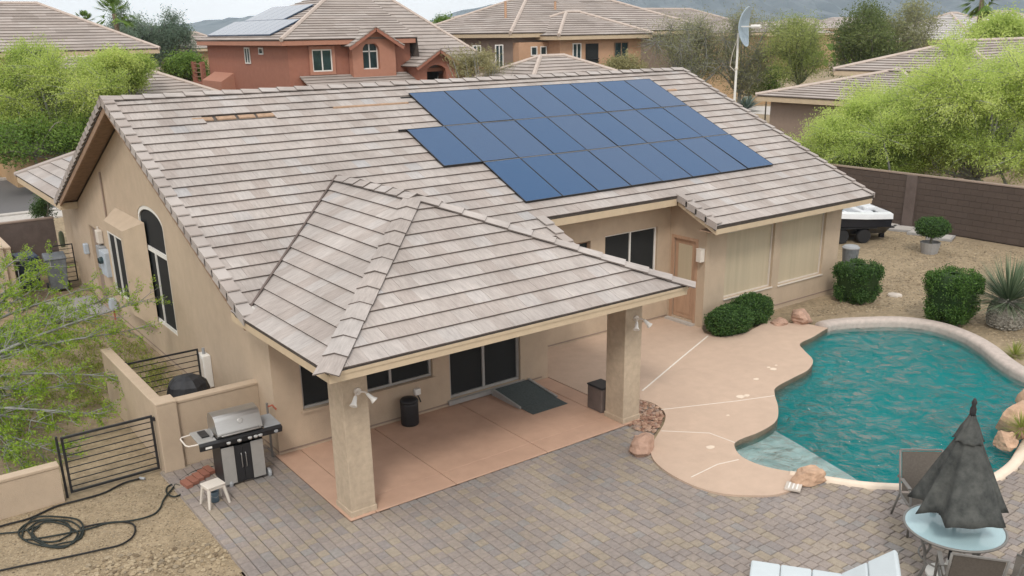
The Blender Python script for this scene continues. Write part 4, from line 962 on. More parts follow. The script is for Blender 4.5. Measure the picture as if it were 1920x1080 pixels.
# far end of the side yard
FW = blockwall('courtyard_wall', 'dark brown block wall closing the far end of the side yard', -1.70, 19.6, -.02, 19.6, 1.62, wm='wall_dark')
blockwall('boundary_wall', 'tan block boundary wall on the left with stepped top', -1.95, 15.2, -1.95, 19.4, 1.72, wm='stucco')
blockwall('boundary_wall', 'tan wall return at the left edge above the foliage', -3.6, 15.2, -2.05, 15.2, 1.75, wm='stucco')
def wheelie(x, y, rz, m, label):
    t = thing('wheelie_bin', label, 'bin', (x, y, -.05), rz)
    mb = MB(); mb.hexa([(-.22, -.24, .06), (.22, -.24, .06), (.22, .24, .06), (-.22, .24, .06), (-.28, -.3, .95), (.28, -.3, .95), (.28, .3, .95), (-.28, .3, .95)]); mb.build('body', m, t, bevel=.03)
    mb = MB(); mb.hexa([(-.3, -.33, .952), (.3, -.33, .952), (.3, .32, .952), (-.3, .32, .952), (-.27, -.28, 1.02), (.27, -.28, 1.02), (.28, .3, 1.06), (-.28, .3, 1.06)]); mb.build('lid', m, t, bevel=.02)
    for s in (-1, 1): o = MB().lathe([(.02, -.03), (.1, -.03), (.1, .03), (.02, .03)], 12).build('wheel', 'black_plastic', t); o.location = (s * .27, .24, .1); o.rotation_euler = (0, math.pi / 2, 0)
wheelie(-1.25, 17.6, .1, 'bin_blue', 'dark blue wheeled bin by the courtyard wall'); wheelie(-.6, 17.0, -.1, 'bin_grey', 'grey wheeled bin nearer the house than the dark blue one')

# --- hoses on the gravel
def hose(px, r, m, label, z=-.045, n=6):
    pts = [(*G(x, y, -.05), z + r + .004 * math.sin(i * 2.1)) for i, (x, y) in enumerate(px)]
    o = MB().tube(catmull(pts, n, False), r, 6).build('garden_hose', m, smooth=True); return tag(o, label, 'hose', 'garden hoses on the gravel')
h1 = hose([(-80, 1018), (0, 990), (55, 974), (105, 952), (150, 940), (195, 926), (232, 908), (262, 900)], .016, 'hose_black', 'black hose lying along the low wall and gate')
MB().tube([(*G(262, 899, -.05), -.025), (*G(272, 900, -.05), -.025)], .022, 8).build('nozzle', 'grey_plastic', h1)
coil = []; rn2 = random.Random(5)
for i in range(46):
    a = i / 46 * 2 * math.pi * 4.3 + 2.6; rr = 1 + .25 * math.sin(i * .37) - .004 * i; coil.append((97 + 52 * rr * math.cos(a) + rn2.uniform(-4, 4), 1000 + 25 * rr * math.sin(a) + rn2.uniform(-3, 3)))
hose([(405, 876), (370, 884), (340, 900), (326, 915), (308, 938), (300, 955), (285, 968), (250, 978), (200, 983), (160, 995)] + coil + [(40, 998), (0, 1003), (-60, 1012)], .014, 'hose_green', 'dark green hose coiled in loops on the gravel')
hose([(150, 992), (185, 985), (225, 980), (248, 984), (254, 996), (247, 1010), (225, 1024), (190, 1033), (150, 1041), (100, 1052), (40, 1064), (-60, 1085)], .014, 'hose_black', 'loose end of black hose curving toward the bottom-left corner')
hose([(336, 902), (345, 908), (342, 925), (328, 933), (314, 928), (313, 916), (324, 910), (338, 913)], .013, 'hose_green', 'small loop of hose beside the red bricks')

# ================================================================ POOLSIDE THINGS
def rock(name, label, cat, c, s, seed, m, rz=0., group=None, flat=.0, sub=3):
    bm = bmesh.new(); bmesh.ops.create_icosphere(bm, subdivisions=sub, radius=1.); r_ = random.Random(seed)
    pl = [(Vector((r_.gauss(0, 1), r_.gauss(0, 1), r_.gauss(0, .8))).normalized(), r_.uniform(.55, .88)) for _ in range(13)]
    for v in bm.verts:
        d = v.co.normalized(); k_ = 1.
        for n_, q in pl:
            f = d.dot(n_)
            if f > q: k_ = min(k_, q / f)
        k_ *= 1 + .05 * math.sin(7 * d.x + 3 * d.y + seed) + .04 * math.sin(11 * d.z + 5 * d.x)
        v.co = Vector((d.x * s[0], d.y * s[1], (d.z) * s[2])) * k_
        if v.co.z < -.35 * s[2]: v.co.z = -.35 * s[2]
    me = bpy.data.meshes.new(name); bm.to_mesh(me); bm.free(); me.materials.append(MATS[m])
    o = bpy.data.objects.new(name, me); COL.objects.link(o); o.location = (c[0], c[1], c[2] + .33 * s[2]); o.rotation_euler = (0, 0, rz)
    if label: tag(o, label, cat, group)
    return o
rock('boulder', 'rounded pink-tan boulder beside the right patio pillar bed', 'boulder', (4.98, -1.0, -.03), (.30, .26, .27), 3, 'boulder_pink', .5)
rock('boulder', 'jagged rusty-brown rock on the near pool edge', 'boulder', (6.22, -3.42, .0), (.34, .24, .24), 9, 'boulder_tan', -.6)
rock('boulder', 'reddish flat-topped rock at the back corner of the pool', 'boulder', (12.95, 1.72, .0), (.40, .30, .26), 12, 'boulder_pink', .2)
rock('boulder', 'low reddish stone between the pool rock and the hedge', 'boulder', (12.45, 1.98, -.02), (.28, .2, .13), 17, 'boulder_pink', .9)
W = [G(1905, 812), G(1945, 765), G(1885, 838), G(1975, 830)]
rl = [(*W[0], .42, .36, .5, 'large peach boulder of the pool waterfall'), (*W[1], .45, .4, .6, 'upper boulder of the pool waterfall at the frame edge'), (*W[2], .26, .22, .24, 'lower front boulder of the pool waterfall'), (*W[3], .45, .4, .4, 'cut-off right boulder of the pool waterfall')]
for i, (x, y, a, b_, c, lb) in enumerate(rl): rock('boulder', lb, 'boulder', (x, y, .0), (a, b_, c), 21 + i, 'boulder_tan', i * .7, 'pool waterfall rocks')
t = thing('skimmer_lid', 'white square stone slab lying beside the jagged pool rock', 'slab', (5.84, -3.43, .012), .5)
MB().box(-.13, -.12, 0, .13, .12, .035).build('plate', 'boulder_pale', t, bevel=.006)
mb = MB()
for q in (-.06, .0, .06): mb.box(-.1, q - .012, .036, .1, q + .012, .039)
mb.build('rib', 'white_plastic', t)
# river stones in the bed by the pillar
BED = [(5.87, .5), (5.9, .76), (6.15, .8), (6.4, .7), (6.5, .42), (6.47, .1), (6.3, -.18), (6.0, -.4), (5.62, -.62), (5.5, -.45), (5.5, -.06), (5.88, -.06)]
structure(MB().prism(BED, -.2, -.02).build('rock_bed', 'sand'))
mb = MB(); rn2 = random.Random(9)
def pebble(mb, x, y, z, r, v):
    mb.cur = v; i0 = len(mb.v); a0 = rn2.uniform(0, 6); n_ = 5; e1 = rn2.uniform(.6, 1.1); tz = rn2.uniform(.45, .8)
    for (k_, h) in ((.75, -.3), (1., .15), (.55, .75)):
        for j in range(n_): t = a0 + 6.283 * j / n_ + h; mb.v.append((x + r * k_ * math.cos(t) * rn2.uniform(.8, 1.2), y + r * e1 * k_ * math.sin(t) * rn2.uniform(.8, 1.2), z + r * tz * h))
    for k_ in (0, 1):
        for j in range(n_): a = i0 + k_ * n_ + j; b_ = i0 + k_ * n_ + (j + 1) % n_; mb.f.append((a, b_, b_ + n_, a + n_)); mb.a.append(v); mb.uv.append([(v * 9, j), (v * 9 + .3, j), (v * 9 + .3, j + .3), (v * 9, j + .3)])
    mb.f.append(tuple(i0 + 2 * n_ + j for j in range(n_))); mb.a.append(v); mb.uv.append([(v * 5 + .2 * math.cos(j), .2 * math.sin(j)) for j in range(n_)]); mb.has_uv = True; mb.cur = None
c_ = 0
while c_ < 420:
    x, y = rn2.uniform(5.45, 6.55), rn2.uniform(-.65, .85)
    if inpoly(x, y, BED): pebble(mb, x, y, rn2.uniform(-.02, .02), rn2.uniform(.02, .06), rn2.random()); c_ += 1
tag(mb.build('river_stones', 'stone_brown'), 'bed of loose brown river stones at the foot of the right pillar', 'stones', kind='stuff')
# rubble in the gravel at the bottom left
mb = MB(); c_ = 0
while c_ < 330:
    t = rn2.random(); px, py = 180 + 250 * t + rn2.gauss(0, 22), 1072 - 38 * t + rn2.gauss(0, 12)
    x, y = G(px, py, -.05); pebble(mb, x, y, -.05, rn2.uniform(.012, .05), rn2.random()); c_ += 1
tag(mb.build('rubble', 'gravel'), 'strip of broken brown rubble in the bottom-left gravel', 'stones', kind='stuff')
mb = MB(); c_ = 0
YARD = [(-4.6, .2), (-1.85, -.5), (-1.70, 1.4), (-1.80, 3.3), (-4.6, 3.3)]; SIDE = [(-5.5, 3.6), (-1.7, 3.6), (-1.7, 7.2), (-.1, 7.2), (-.1, 13.5), (-5.5, 13.5)]
RY = [(13.5, 2.2), (15.9, 2.85), (17, 2.8), (24.8, 7), (24.3, .5), (20, -4), (15.3, -2.2), (16.2, -.3), (15.6, 1.1), (14, 1.75)]
for P_, n_, r0, r1 in ((YARD, 14000, .007, .019), (SIDE, 1500, .008, .02), (RY, 9000, .014, .04)):
    c_ = 0; xs_ = [p[0] for p in P_]; ys_ = [p[1] for p in P_]
    while c_ < n_:
        x, y = rn2.uniform(min(xs_), max(xs_)), rn2.uniform(min(ys_), max(ys_))
        if inpoly(x, y, P_) and not inpoly(x, y, POOL): pebble(mb, x, y, -.062, rn2.uniform(r0, r1), rn2.random()); c_ += 1
tag(mb.build('gravel', 'gravel'), 'loose tan gravel scattered over the yards', 'gravel', kind='stuff')

# --- table, umbrella, chairs, lounger
TX, TY = 5.47, -6.12
t = thing('patio_table', 'round frosted-glass patio table with grey metal rim by the pool', 'table', (TX, TY, -.02))
o = MB().lathe([(.03, .715), (.585, .715), (.585, .728), (.03, .728)], 40).build('glass_top', 'table_glass', t)
mb = MB(); mb.tube([(.6 * math.cos(a), .6 * math.sin(a), .72) for a in np.linspace(0, 2 * math.pi, 49)], .018, 8, cap=False); mb.build('rim', 'chair_frame', t, smooth=True)
for k_ in range(4):
    a = math.pi / 4 + k_ * math.pi / 2 + .4; c, s = math.cos(a), math.sin(a)
    MB().tube([(.5 * c, .5 * s, .70), (.40 * c, .40 * s, .45), (.36 * c, .36 * s, .2), (.46 * c, .46 * s, 0)], .02, 8).build('leg', 'chair_frame', t, smooth=True)
MB().tube([(.37 * math.cos(a), .37 * math.sin(a), .28) for a in np.linspace(0, 2 * math.pi, 33)], .012, 6, cap=False).build('leg_ring', 'chair_frame', t)
um = thing('patio_umbrella', 'closed charcoal patio umbrella standing through the glass table', 'umbrella', (TX, TY, -.02))
MB().tube([(0, 0, .0), (0, 0, 2.36)], .021, 10).build('pole', 'umbrella_pole', um)
MB().lathe([(.26, 0), (.26, .03), (.2, .06), (.05, .08), (.03, .24), (.024, .24)], 24).build('base', 'white_plastic', um, smooth=False)
def folds(n_, amp): return lambda a, z_: 1.03 - amp(z_) * (1 - abs(math.cos(n_ / 2 * a + .9))) ** 1.6 + .02 * math.sin(2 * a + 3 * z_)
prof = [(.035, 2.02), (.10, 1.93), (.155, 1.80)]
RIBS = [math.radians(q) for q in (196, 272, 312, 352, 52, 108, 156)]; DEEP = [.05, .34, .32, .28, .30, .32, .34]
def drape(z_top, z_bot, r_top, r_bot, name, sag, am=1.):
    mb = MB(); ns, nr = 10, 12; ring_ = []
    for k_ in range(len(RIBS)):
        a0 = RIBS[k_]; a1 = RIBS[(k_ + 1) % len(RIBS)]; a1 += 2 * math.pi if a1 < a0 else 0
        for j in range(ns):
            t = j / ns; ring_.append((a0 + (a1 - a0) * t, 1 - am * DEEP[k_] * math.sin(math.pi * t) ** .8, math.sin(math.pi * t)))
    n_ = len(ring_)
    for i in range(nr + 1):
        f = i / nr
        for (a, s, w_) in ring_:
            ch = math.cos((a - RIBS[0]) - (RIBS[1] - RIBS[0]) / 2) if False else 1
            r_ = (r_top + (r_bot - r_top) * f ** 1.08) * (1 - (1 - s) * min(1, .35 + .9 * f)); mb.v.append((r_ * math.cos(a), r_ * math.sin(a), z_top + (z_bot - z_top) * f + sag * f * w_ * .5 + .012 * math.sin(9 * a + 7 * f)))
    for i in range(nr):
        for j in range(n_): p0 = i * n_ + j; p1 = i * n_ + (j + 1) % n_; mb.f.append((p0, p1, p1 + n_, p0 + n_))
    mb.a = [.5] * len(mb.f); mb.uv = [None] * len(mb.f); o = mb.build(name, 'canopy', um, smooth=True); md = o.modifiers.new('cloth', 'SOLIDIFY'); md.thickness = .006; return o
drape(2.27, 1.94, .035, .185, 'vent_cap', .02, .45); drape(2.16, .985, .06, .60, 'canopy', .10)
MB().lathe([(.03, 2.28), (.038, 2.30), (.038, 2.36), (.022, 2.40), (.034, 2.44), (.016, 2.49), (.003, 2.5)], 12).build('finial', 'umbrella_pole', um, smooth=True)
for k_ in range(6):
    a = 1.1 + k_ * math.pi / 3; MB().tube([(.05 * math.cos(a), .05 * math.sin(a), 1.1), (.2 * math.cos(a), .2 * math.sin(a), .86)], .007, 5).build('rib', 'umbrella_pole', um)
MB().lathe([(.03, .9), (.04, .92), (.04, .98), (.03, 1.0)], 10).build('crank_hub', 'umbrella_pole', um)
def chair_proto():
    t = thing('sling_chair', '', 'chair')
    # faces +Y (seat front), back at -Y
    mb = MB(); mb.poly([(-.25, -.20, .40), (.25, -.20, .40), (.25, .05, .385), (-.25, .05, .385)]); mb.poly([(-.25, .05, .385), (.25, .05, .385), (.25, .27, .42), (-.25, .27, .42)])
    mb.poly([(-.25, -.20, .392), (.25, -.20, .392), (.25, .05, .377), (-.25, .05, .377)]); mb.poly([(-.25, .05, .377), (.25, .05, .377), (.25, .27, .412), (-.25, .27, .412)]); mb.build('seat', 'sling', t)
    mb = MB(); mb.hexa([(-.25, -.212, .43), (.25, -.212, .43), (.25, -.20, .43), (-.25, -.20, .43), (-.25, -.372, .93), (.25, -.372, .93), (.25, -.36, .93), (-.25, -.36, .93)]); mb.build('backrest', 'sling', t, bevel=.004)
    for s in (-1, 1):
        x = s * .27
        MB().tube([(x, -.38, .95), (x, -.2, .40), (x, .05, .385), (x, .27, .42)], .016, 7).build('side_frame', 'chair_frame', t, smooth=True)
        MB().tube([(x + s * .02, .25, 0), (x + s * .02, .22, .40), (x + s * .03, .18, .62), (x + s * .03, .0, .64), (x + s * .02, -.28, .62)], .016, 7).build('front_leg', 'chair_frame', t, smooth=True)
        MB().tube([(x + s * .015, -.36, 0), (x + s * .01, -.2, .39)], .016, 7).build('rear_leg', 'chair_frame', t, smooth=True)
        MB().box(x + s * .03 - .025, -.14, .642, x + s * .03 + .025, .16, .658).build('armrest', 'chair_frame', t, bevel=.006)
    MB().bar((-.27, -.38, .95), (.27, -.38, .95), .02).build('top_rail', 'chair_frame', t); MB().bar((-.27, .26, .40), (.27, .26, .40), .02).build('front_rail', 'chair_frame', t)
    return t
ch = chair_proto()
cs = [((6.35, -5.28), 'dark sling chair on the pool side of the table, behind the umbrella'), ((4.86, -6.66), 'dark sling chair in front of the table with its back to the viewer'), ((5.72, -7.12), 'dark sling chair at the right of the table, cut by the frame edge')]
for i, ((x, y), lb) in enumerate(cs):
    o = ch if i == 0 else copy_tree(ch)
    o.scale = (1.1, 1.1, 1.08); o.location = (x, y, -.02); o.rotation_euler = (0, 0, math.atan2(TY - y, TX - x) - math.pi / 2 + (.12, -.1, .1)[i]); tag(o, lb, 'chair', 'sling chairs round the glass table')
MB_ = MB().lathe([(.035, 0), (.038, .06), (.03, .062), (.03, .01)], 12); tag(MB_.build('ashtray', 'grey_plastic', loc=(TX + .13, TY + .36, .709)), 'small grey cup on the glass table', 'cup')
t = thing('sun_lounger', 'white cushioned sun lounger with raised head at the bottom edge', 'sun lounger', (3.32, -4.66, -.02), math.atan2(-.89, .64))
L0 = 0; hd = Vector((1, 0, 0))
segs = [(0, .36), (.365, .74), (.745, 1.10)]
for a, b_ in segs: MB().box(a, -.60, .27, b_, 0, .35).build('cushion', 'cushion', t, bevel=.025)
an = math.radians(38)
for a, b_ in ((0, .36), (.365, .74)):
    p = Vector((1.105, 0, .31)); d = Vector((math.cos(an), 0, math.sin(an))); up_ = Vector((-math.sin(an), 0, math.cos(an))); c = p + d * (a + b_) / 2 + Vector((0, -.3, 0)); mb = MB(); mb.obox(c, d * (b_ - a) / 2, (0, .30, 0), up_ * .04); mb.build('head_cushion', 'cushion', t, bevel=.025)
for s in (0.02, -.62):
    mb = MB(); mb.tube([(-.02, s, .25), (1.1, s, .25), (1.1 + .78 * math.cos(an), s, .25 + .78 * math.sin(an))], .02, 8); mb.build('side_rail', 'chair_frame', t)
    for x in (.15, 1.25): MB().tube([(x, s, .25), (x + .03, s, 0)], .018, 8).build('leg', 'chair_frame', t)

# ================================================================ RIGHT YARD
bw = thing('block_wall', 'long dark brown block wall at the back of the right yard', 'wall', (25.1, -14, 0))
MB().box(.03, 0, -.2, .19, 40, 1.80).build('core', 'mortar', bw)
mb = MB(); rn2 = random.Random(4)
for r in range(9):
    y = -(r % 2) * .2
    while y < 40:
        a, b_ = max(y, 0), min(y + .395, 40); y += .4
        if b_ - a > .03: mb.cur = rn2.random(); z_ = -.02 + r * .2; e = rn2.uniform(0, .003); mb.hexa([(-.0 - e, a, z_ + .004), (.03, a, z_ + .004), (.03, b_, z_ + .004), (-.0 - e, b_, z_ + .004), (-e, a, z_ + .196), (.03, a, z_ + .196), (.03, b_, z_ + .196), (-e, b_, z_ + .196)])
for f_, v_ in zip(mb.f, mb.a): pass
mb.uv = [[(rn2.uniform(0, 9), j * .2) for j in range(4)] for _ in mb.f]; mb.has_uv = True; mb.cur = None
mb.build('block', 'block', bw, kind='stuff')
for y in (9.6, 20.1, 30.5):
    MB().box(-.05, y, -.1, .25, y + .4, 1.80).build('pilaster', 'wall_dark', bw)
MB().box(-.02, 0, 1.801, .24, 40, 1.84).build('coping', 'stucco_brown', bw)
bt = thing('boat', 'white open motorboat with dark hull parked beyond the house', 'boat', (21.55, 7.05, .12), math.radians(-32))
# hull: stations along x (stern at +x), half width, keel and gunwale heights
mb = MB(); stn = [(-2.6, .05, .55, .98), (-2.1, .45, .30, .96), (-1.3, .85, .12, .92), (-.3, 1.02, .05, .86), (.8, 1.04, .02, .80), (1.7, 1.0, .02, .78)]
def sec(x, w, k_, g): return [(x, 0, k_), (x, w * .55, k_ + .06), (x, w * .92, k_ + (g - k_) * .45), (x, w, g)]
S_ = [sec(*q) for q in stn]
for i in range(len(S_) - 1):
    for j in range(3):
        for s in (1, -1): mb.poly([(p[0], p[1] * s, p[2]) for p in (S_[i][j], S_[i + 1][j], S_[i + 1][j + 1], S_[i][j + 1])])
mb.poly([(1.7, p[1], p[2]) for p in S_[-1]] + [(1.7, -p[1], p[2]) for p in S_[-1][::-1]]); mb.build('hull', 'boat_dark', bt, weld=True)
mb = MB()
for i in range(len(S_) - 1):
    for s in (1, -1):
        a, b_ = S_[i][3], S_[i + 1][3]; ia, ib = (a[0], max(a[1] - .22, 0), a[2] + .05), (b_[0], max(b_[1] - .22, 0), b_[2] + .05)
        mb.poly([(a[0], a[1] * s * 1.02, a[2] - .14), (b_[0], b_[1] * s * 1.02, b_[2] - .14), (b_[0], b_[1] * s, b_[2] + .02), (a[0], a[1] * s, a[2] + .02)])
        mb.poly([(a[0], a[1] * s, a[2] + .02), (b_[0], b_[1] * s, b_[2] + .02), (ib[0], ib[1] * s, ib[2]), (ia[0], ia[1] * s, ia[2])])
mb.poly([(-2.5, 0, 1.05), (-1.3, .64, .99), (-1.3, -.64, .99)]); mb.poly([(-1.3, .62, .95), (1.7, .80, .5), (1.7, -.80, .5), (-1.3, -.62, .6)])
mb.poly([(1.3, .8, .84), (1.72, .8, .82), (1.72, -.8, .82), (1.3, -.8, .84)]); mb.poly([(1.3, .8, .84), (1.3, -.8, .84), (1.3, -.8, .45), (1.3, .8, .45)])
mb.build('deck', 'gelcoat', bt, weld=True)
for x, y, w in ((-.9, .35, .25), (-.9, -.35, .25), (.1, .4, .25), (.1, -.4, .25), (.95, 0, .7)): MB().box(x - .22, y - w, .5, x + .22, y + w, .86).build('seat', 'boat_seat', bt, bevel=.05)
MB().box(-1.25, -.60, .88, .2, .60, .89).build('sole', 'dish_grey', bt); MB().box(.9, -.55, .84, 1.3, .1, .98).build('sun_pad', 'boat_seat', bt, bevel=.04); MB().box(.1, .25, .86, .45, .6, 1.02).build('helm_seat', 'black_plastic', bt, bevel=.05)
MB().box(-1.35, -.5, .95, -1.25, .5, 1.2).build('windscreen', 'glass_blue', bt)
o = MB().box(1.72, -.2, .1, 2.05, .2, .75).build('outboard', 'boat_dark', bt, bevel=.08); MB().box(1.8, -.06, -.35, 1.95, .06, .1).build('outdrive', 'boat_dark', o)
MB().box(1.72, -.6, .25, 2.0, .6, .29).build('swim_platform', 'black_plastic', bt)
mb = MB(); mb.tube([(1.75, .85, .8), (1.85, .9, .95), (1.75, .95, .8)], .02); mb.build('grab_rail', 'steel', bt)
tr_ = thing('boat_trailer', 'low dark boat trailer under the motorboat', 'trailer', (21.55, 7.05, -.06), math.radians(-32))
for s in (-1, 1): MB().box(-2.4, s * .6 - .04, .36, 1.5, s * .6 + .04, .42).build('beam', 'black_metal', tr_)
for x in (-1, .2, 1.2): MB().box(x, -.56, .35, x + .06, .56, .40).build('cross_member', 'black_metal', tr_)
for s in (-1, 1):
    for x in (.1, .85): o = MB().lathe([(.1, -.08), (.22, -.08), (.24, -.05), (.24, .05), (.22, .08), (.1, .08)], 20).build('wheel', 'black_plastic', tr_, smooth=False); o.location = (x, s * .8, .24); o.rotation_euler = (math.pi / 2, 0, 0)
    MB().box(-.3, s * .8 - .12, .50, 1.25, s * .8 + .12, .53).build('fender', 'black_metal', tr_, bevel=.01)
pl = [(1664, 421, 'pale square concrete slab nearest the boat'), (1692, 428, 'pale square concrete slab by the wall, second from the boat'), (1728, 435, 'pale concrete slab left of the potted shrub'), (1764, 444, 'pale concrete slab right of the potted shrub')]
for i, (px, py, lb) in enumerate(pl):
    x, y = G(px, py); t = thing('stepping_slab', lb, 'slab', (x, y, -.055), math.radians(20), group='concrete slabs along the wall')
    MB().box(-.40, -.40, 0, .40, .40, .07).build('border', 'concrete_grey', t); MB().box(-.34, -.34, .071, .34, .34, .085).build('face', 'concrete', t)
x, y = G(1678, 550); tag(MB().lathe([(.2, 0), (.18, .04), (.1, .05)], 8).build('stepping_stone', 'boulder_pale', loc=(x, y, -.06)), 'flat pale stone alone in the right yard gravel', 'stone')
x, y = G(1583, 497); t = thing('trash_can', 'galvanised grey trash can at the far corner of the wing', 'trash can', (x + .1, y - .1, -.06))
MB().lathe([(.2, 0), (.24, .56), (.24, .58)], 20).build('body', 'bin_grey', t, smooth=False); MB().lathe([(.255, .58), (.255, .61), (.2, .66), (.05, .69)], 20).build('lid', 'grey_plastic', t, smooth=False)

# ================================================================ PLANTS
def leaf_mesh(name, m, C, ln, wd, seed, vbase=None, dirs=None, jit=1.0, vj=.28):
    r = np.random.default_rng(seed); N_ = len(C)
    a = r.normal(size=(N_, 3)) * jit
    if dirs is not None: a = a + dirs
    a /= np.linalg.norm(a, axis=1)[:, None] + 1e-9
    b_ = np.cross(a, r.normal(size=(N_, 3))); b_ /= np.linalg.norm(b_, axis=1)[:, None] + 1e-9
    L_ = (ln * r.uniform(.6, 1.3, N_))[:, None] * .5; W_2 = (wd * r.uniform(.6, 1.3, N_))[:, None] * .5
    V = np.stack([C - a * L_, C + b_ * W_2, C + a * L_, C - b_ * W_2], 1).reshape(-1, 3)      # pointed diamond leaf
    me = bpy.data.meshes.new(name); me.vertices.add(4 * N_); me.vertices.foreach_set('co', V.astype(np.float32).ravel())
    me.loops.add(4 * N_); me.loops.foreach_set('vertex_index', np.arange(4 * N_, dtype=np.int32)); me.polygons.add(N_)
    me.polygons.foreach_set('loop_start', np.arange(0, 4 * N_, 4, dtype=np.int32)); me.polygons.foreach_set('loop_total', np.full(N_, 4, dtype=np.int32))
    v = r.uniform(0, 1, N_) if vbase is None else np.clip(vbase * (1 - vj) + r.uniform(0, 1, N_) * vj, 0, 1)
    at = me.attributes.new('v', 'FLOAT', 'FACE'); at.data.foreach_set('value', v.astype(np.float32))
    me.update(calc_edges=True); me.materials.append(MATS[m]); return me
def tree(name, label, base, cz, rad, n_lobe, n_tip, n_leaf, ln, wd, lm, bm_, seed, tr=.12, sig=.28, lobe_r=.42, off=(0, 0), cat='tree', group=None, droop=0., fill=.3, twig=True):
    """trunk with limbs to every lobe of the crown; leaves hang along the twigs so the outline stays ragged"""
    r = np.random.default_rng(seed); t = thing(name, label, cat, base, 0, group); cz -= base[2]
    lob = []
    while len(lob) < n_lobe:
        d = r.normal(size=3); d /= np.linalg.norm(d); d *= r.uniform(.35, .95); 
        if d[2] < -.75: continue
        lob.append(d * rad * np.array([1, 1, 1]) * (1 - lobe_r * .6) + [off[0], off[1], cz])
    lob = np.array(lob); mb = MB(); top = np.array([off[0] * .3, off[1] * .3, max(cz - rad[2] * .75, .3)])
    mb.tube([(0, 0, -.1), top * .5 + r.normal(size=3) * .06 * rad[0] * .3, top], [tr, tr * .85, tr * .75], 8)
    P0, P1, VB = [], [], []
    for L_ in lob:
        mid = (top + L_) / 2 + r.normal(size=3) * .12 * rad[0] + [0, 0, .06 * rad[2]]
        path = catmull([tuple(top), tuple(mid), tuple(L_)], 4, False); mb.tube(path, list(np.linspace(tr * .55, tr * .14, len(path))), 5)
        vb = r.uniform(0, 1); lr = lobe_r * r.uniform(.7, 1.25)
        for _ in range(n_tip):
            d = r.normal(size=3); d /= np.linalg.norm(d); e = L_ + d * rad * lr * r.uniform(.5, 1.15) + [0, 0, -droop * r.uniform(0, 1)]
            s = L_ + (e - L_) * r.uniform(.0, .25); P0.append(s); P1.append(e); VB.append(vb * .6 + r.uniform(0, .4))
            if twig: mb.tube([tuple(s), tuple((s + e) / 2 + r.normal(size=3) * .05), tuple(e)], [tr * .1, tr * .07, tr * .03], 3, cap=False)
    mb.build('trunk', bm_, t, smooth=True)
    P0, P1, VB = np.array(P0), np.array(P1), np.array(VB); k_ = np.repeat(np.arange(len(P0)), n_leaf); u = r.uniform(fill, 1.08, len(k_))[:, None]
    C = P0[k_] + (P1[k_] - P0[k_]) * u + r.normal(size=(len(k_), 3)) * sig * np.array([1, 1, .8])
    o = bpy.data.objects.new('crown', leaf_mesh('crown', lm, C, ln, wd, seed + 1, VB[k_], (P1 - P0)[k_] * .4)); COL.objects.link(o); o.parent = t
    return t
def T(px, py, dep): p = AT(px, py, dep); return p
def crown_at(px, py, dep, name, label, rad, *a, **kw):
    p = AT(px, py, dep); return tree(name, label, (float(p[0]), float(p[1]), -.06), float(p[2]), np.array(rad), *a, **kw)
crown_at(1632, 262, 37, 'palo_verde_tree', 'yellow-green palo verde leaning over the dark block wall, left one of two', (4.2, 3.4, 2.5), 28, 36, 170, .095, .032, 'leaf_palo', 'bark_palegrey', 101, tr=.16, sig=.16, lobe_r=.34, fill=.15)
crown_at(1845, 205, 35, 'palo_verde_tree', 'tall yellow-green palo verde behind the block wall at the right frame edge', (5.0, 4.0, 3.4), 42, 36, 170, .095, .032, 'leaf_palo', 'bark_palegrey', 102, tr=.18, sig=.16, lobe_r=.32, fill=.15)
crown_at(100, 190, 45, 'palo_verde_tree', 'big bright green palo verde across the street at upper left', (5.0, 3.8, 3.2), 38, 32, 130, .11, .038, 'leaf_palo2', 'bark_palegrey', 103, tr=.18, sig=.18, lobe_r=.32, fill=.15)
crown_at(225, 140, 47, 'palo_verde_tree', 'smaller green palo verde joined to the right side of the street tree', (2.4, 2.2, 1.5), 12, 26, 80, .13, .045, 'leaf_palo2', 'bark_palegrey', 104, tr=.1, sig=.18, lobe_r=.34)
crown_at(60, 258, 42, 'shrub', 'dark green undergrowth below the street palo verde', (3.8, 2.0, 1.1), 12, 18, 40, .16, .07, 'leaf_mid', 'bark_grey', 105, tr=.08, sig=.25, cat='shrub')
crown_at(1298, 90, 62, 'mesquite_tree', 'grey-brown half-bare mesquite behind the ridge, left of the white mast', (3.7, 3.0, 3.7), 30, 32, 16, .14, .04, 'leaf_mesq', 'bark_palegrey', 106, tr=.16, sig=.34, lobe_r=.36)
crown_at(1392, 100, 63, 'mesquite_tree', 'olive mesquite directly behind the white mast', (3.6, 2.8, 3.4), 28, 30, 20, .14, .045, 'leaf_mesq', 'bark_palegrey', 107, tr=.16, sig=.34, lobe_r=.36)
crown_at(1502, 88, 60, 'leafy_tree', 'light green feathery tree right of the white mast', (2.9, 2.4, 3.0), 26, 26, 30, .15, .045, 'leaf_fresh', 'bark_green', 108, tr=.13, sig=.26, lobe_r=.36)
crown_at(1622, 82, 62, 'leafy_tree', 'dense dark green tree above the right neighbour roof', (3.6, 2.8, 2.6), 28, 22, 44, .16, .065, 'leaf_oak', 'bark_grey', 109, tr=.15, sig=.34, lobe_r=.34)
crown_at(1700, 62, 64, 'mesquite_tree', 'sparse twiggy tree right of the dense dark green tree', (3.0, 2.6, 2.4), 16, 20, 28, .18, .06, 'leaf_mesq', 'bark_grey', 110, tr=.14, sig=.34, lobe_r=.36)
crown_at(1880, 72, 56, 'leafy_tree', 'yellow-green tree top under the hanging palm at upper right', (2.6, 2.2, 1.8), 12, 18, 80, .18, .07, 'leaf_palo', 'bark_green', 111, tr=.13, sig=.3)
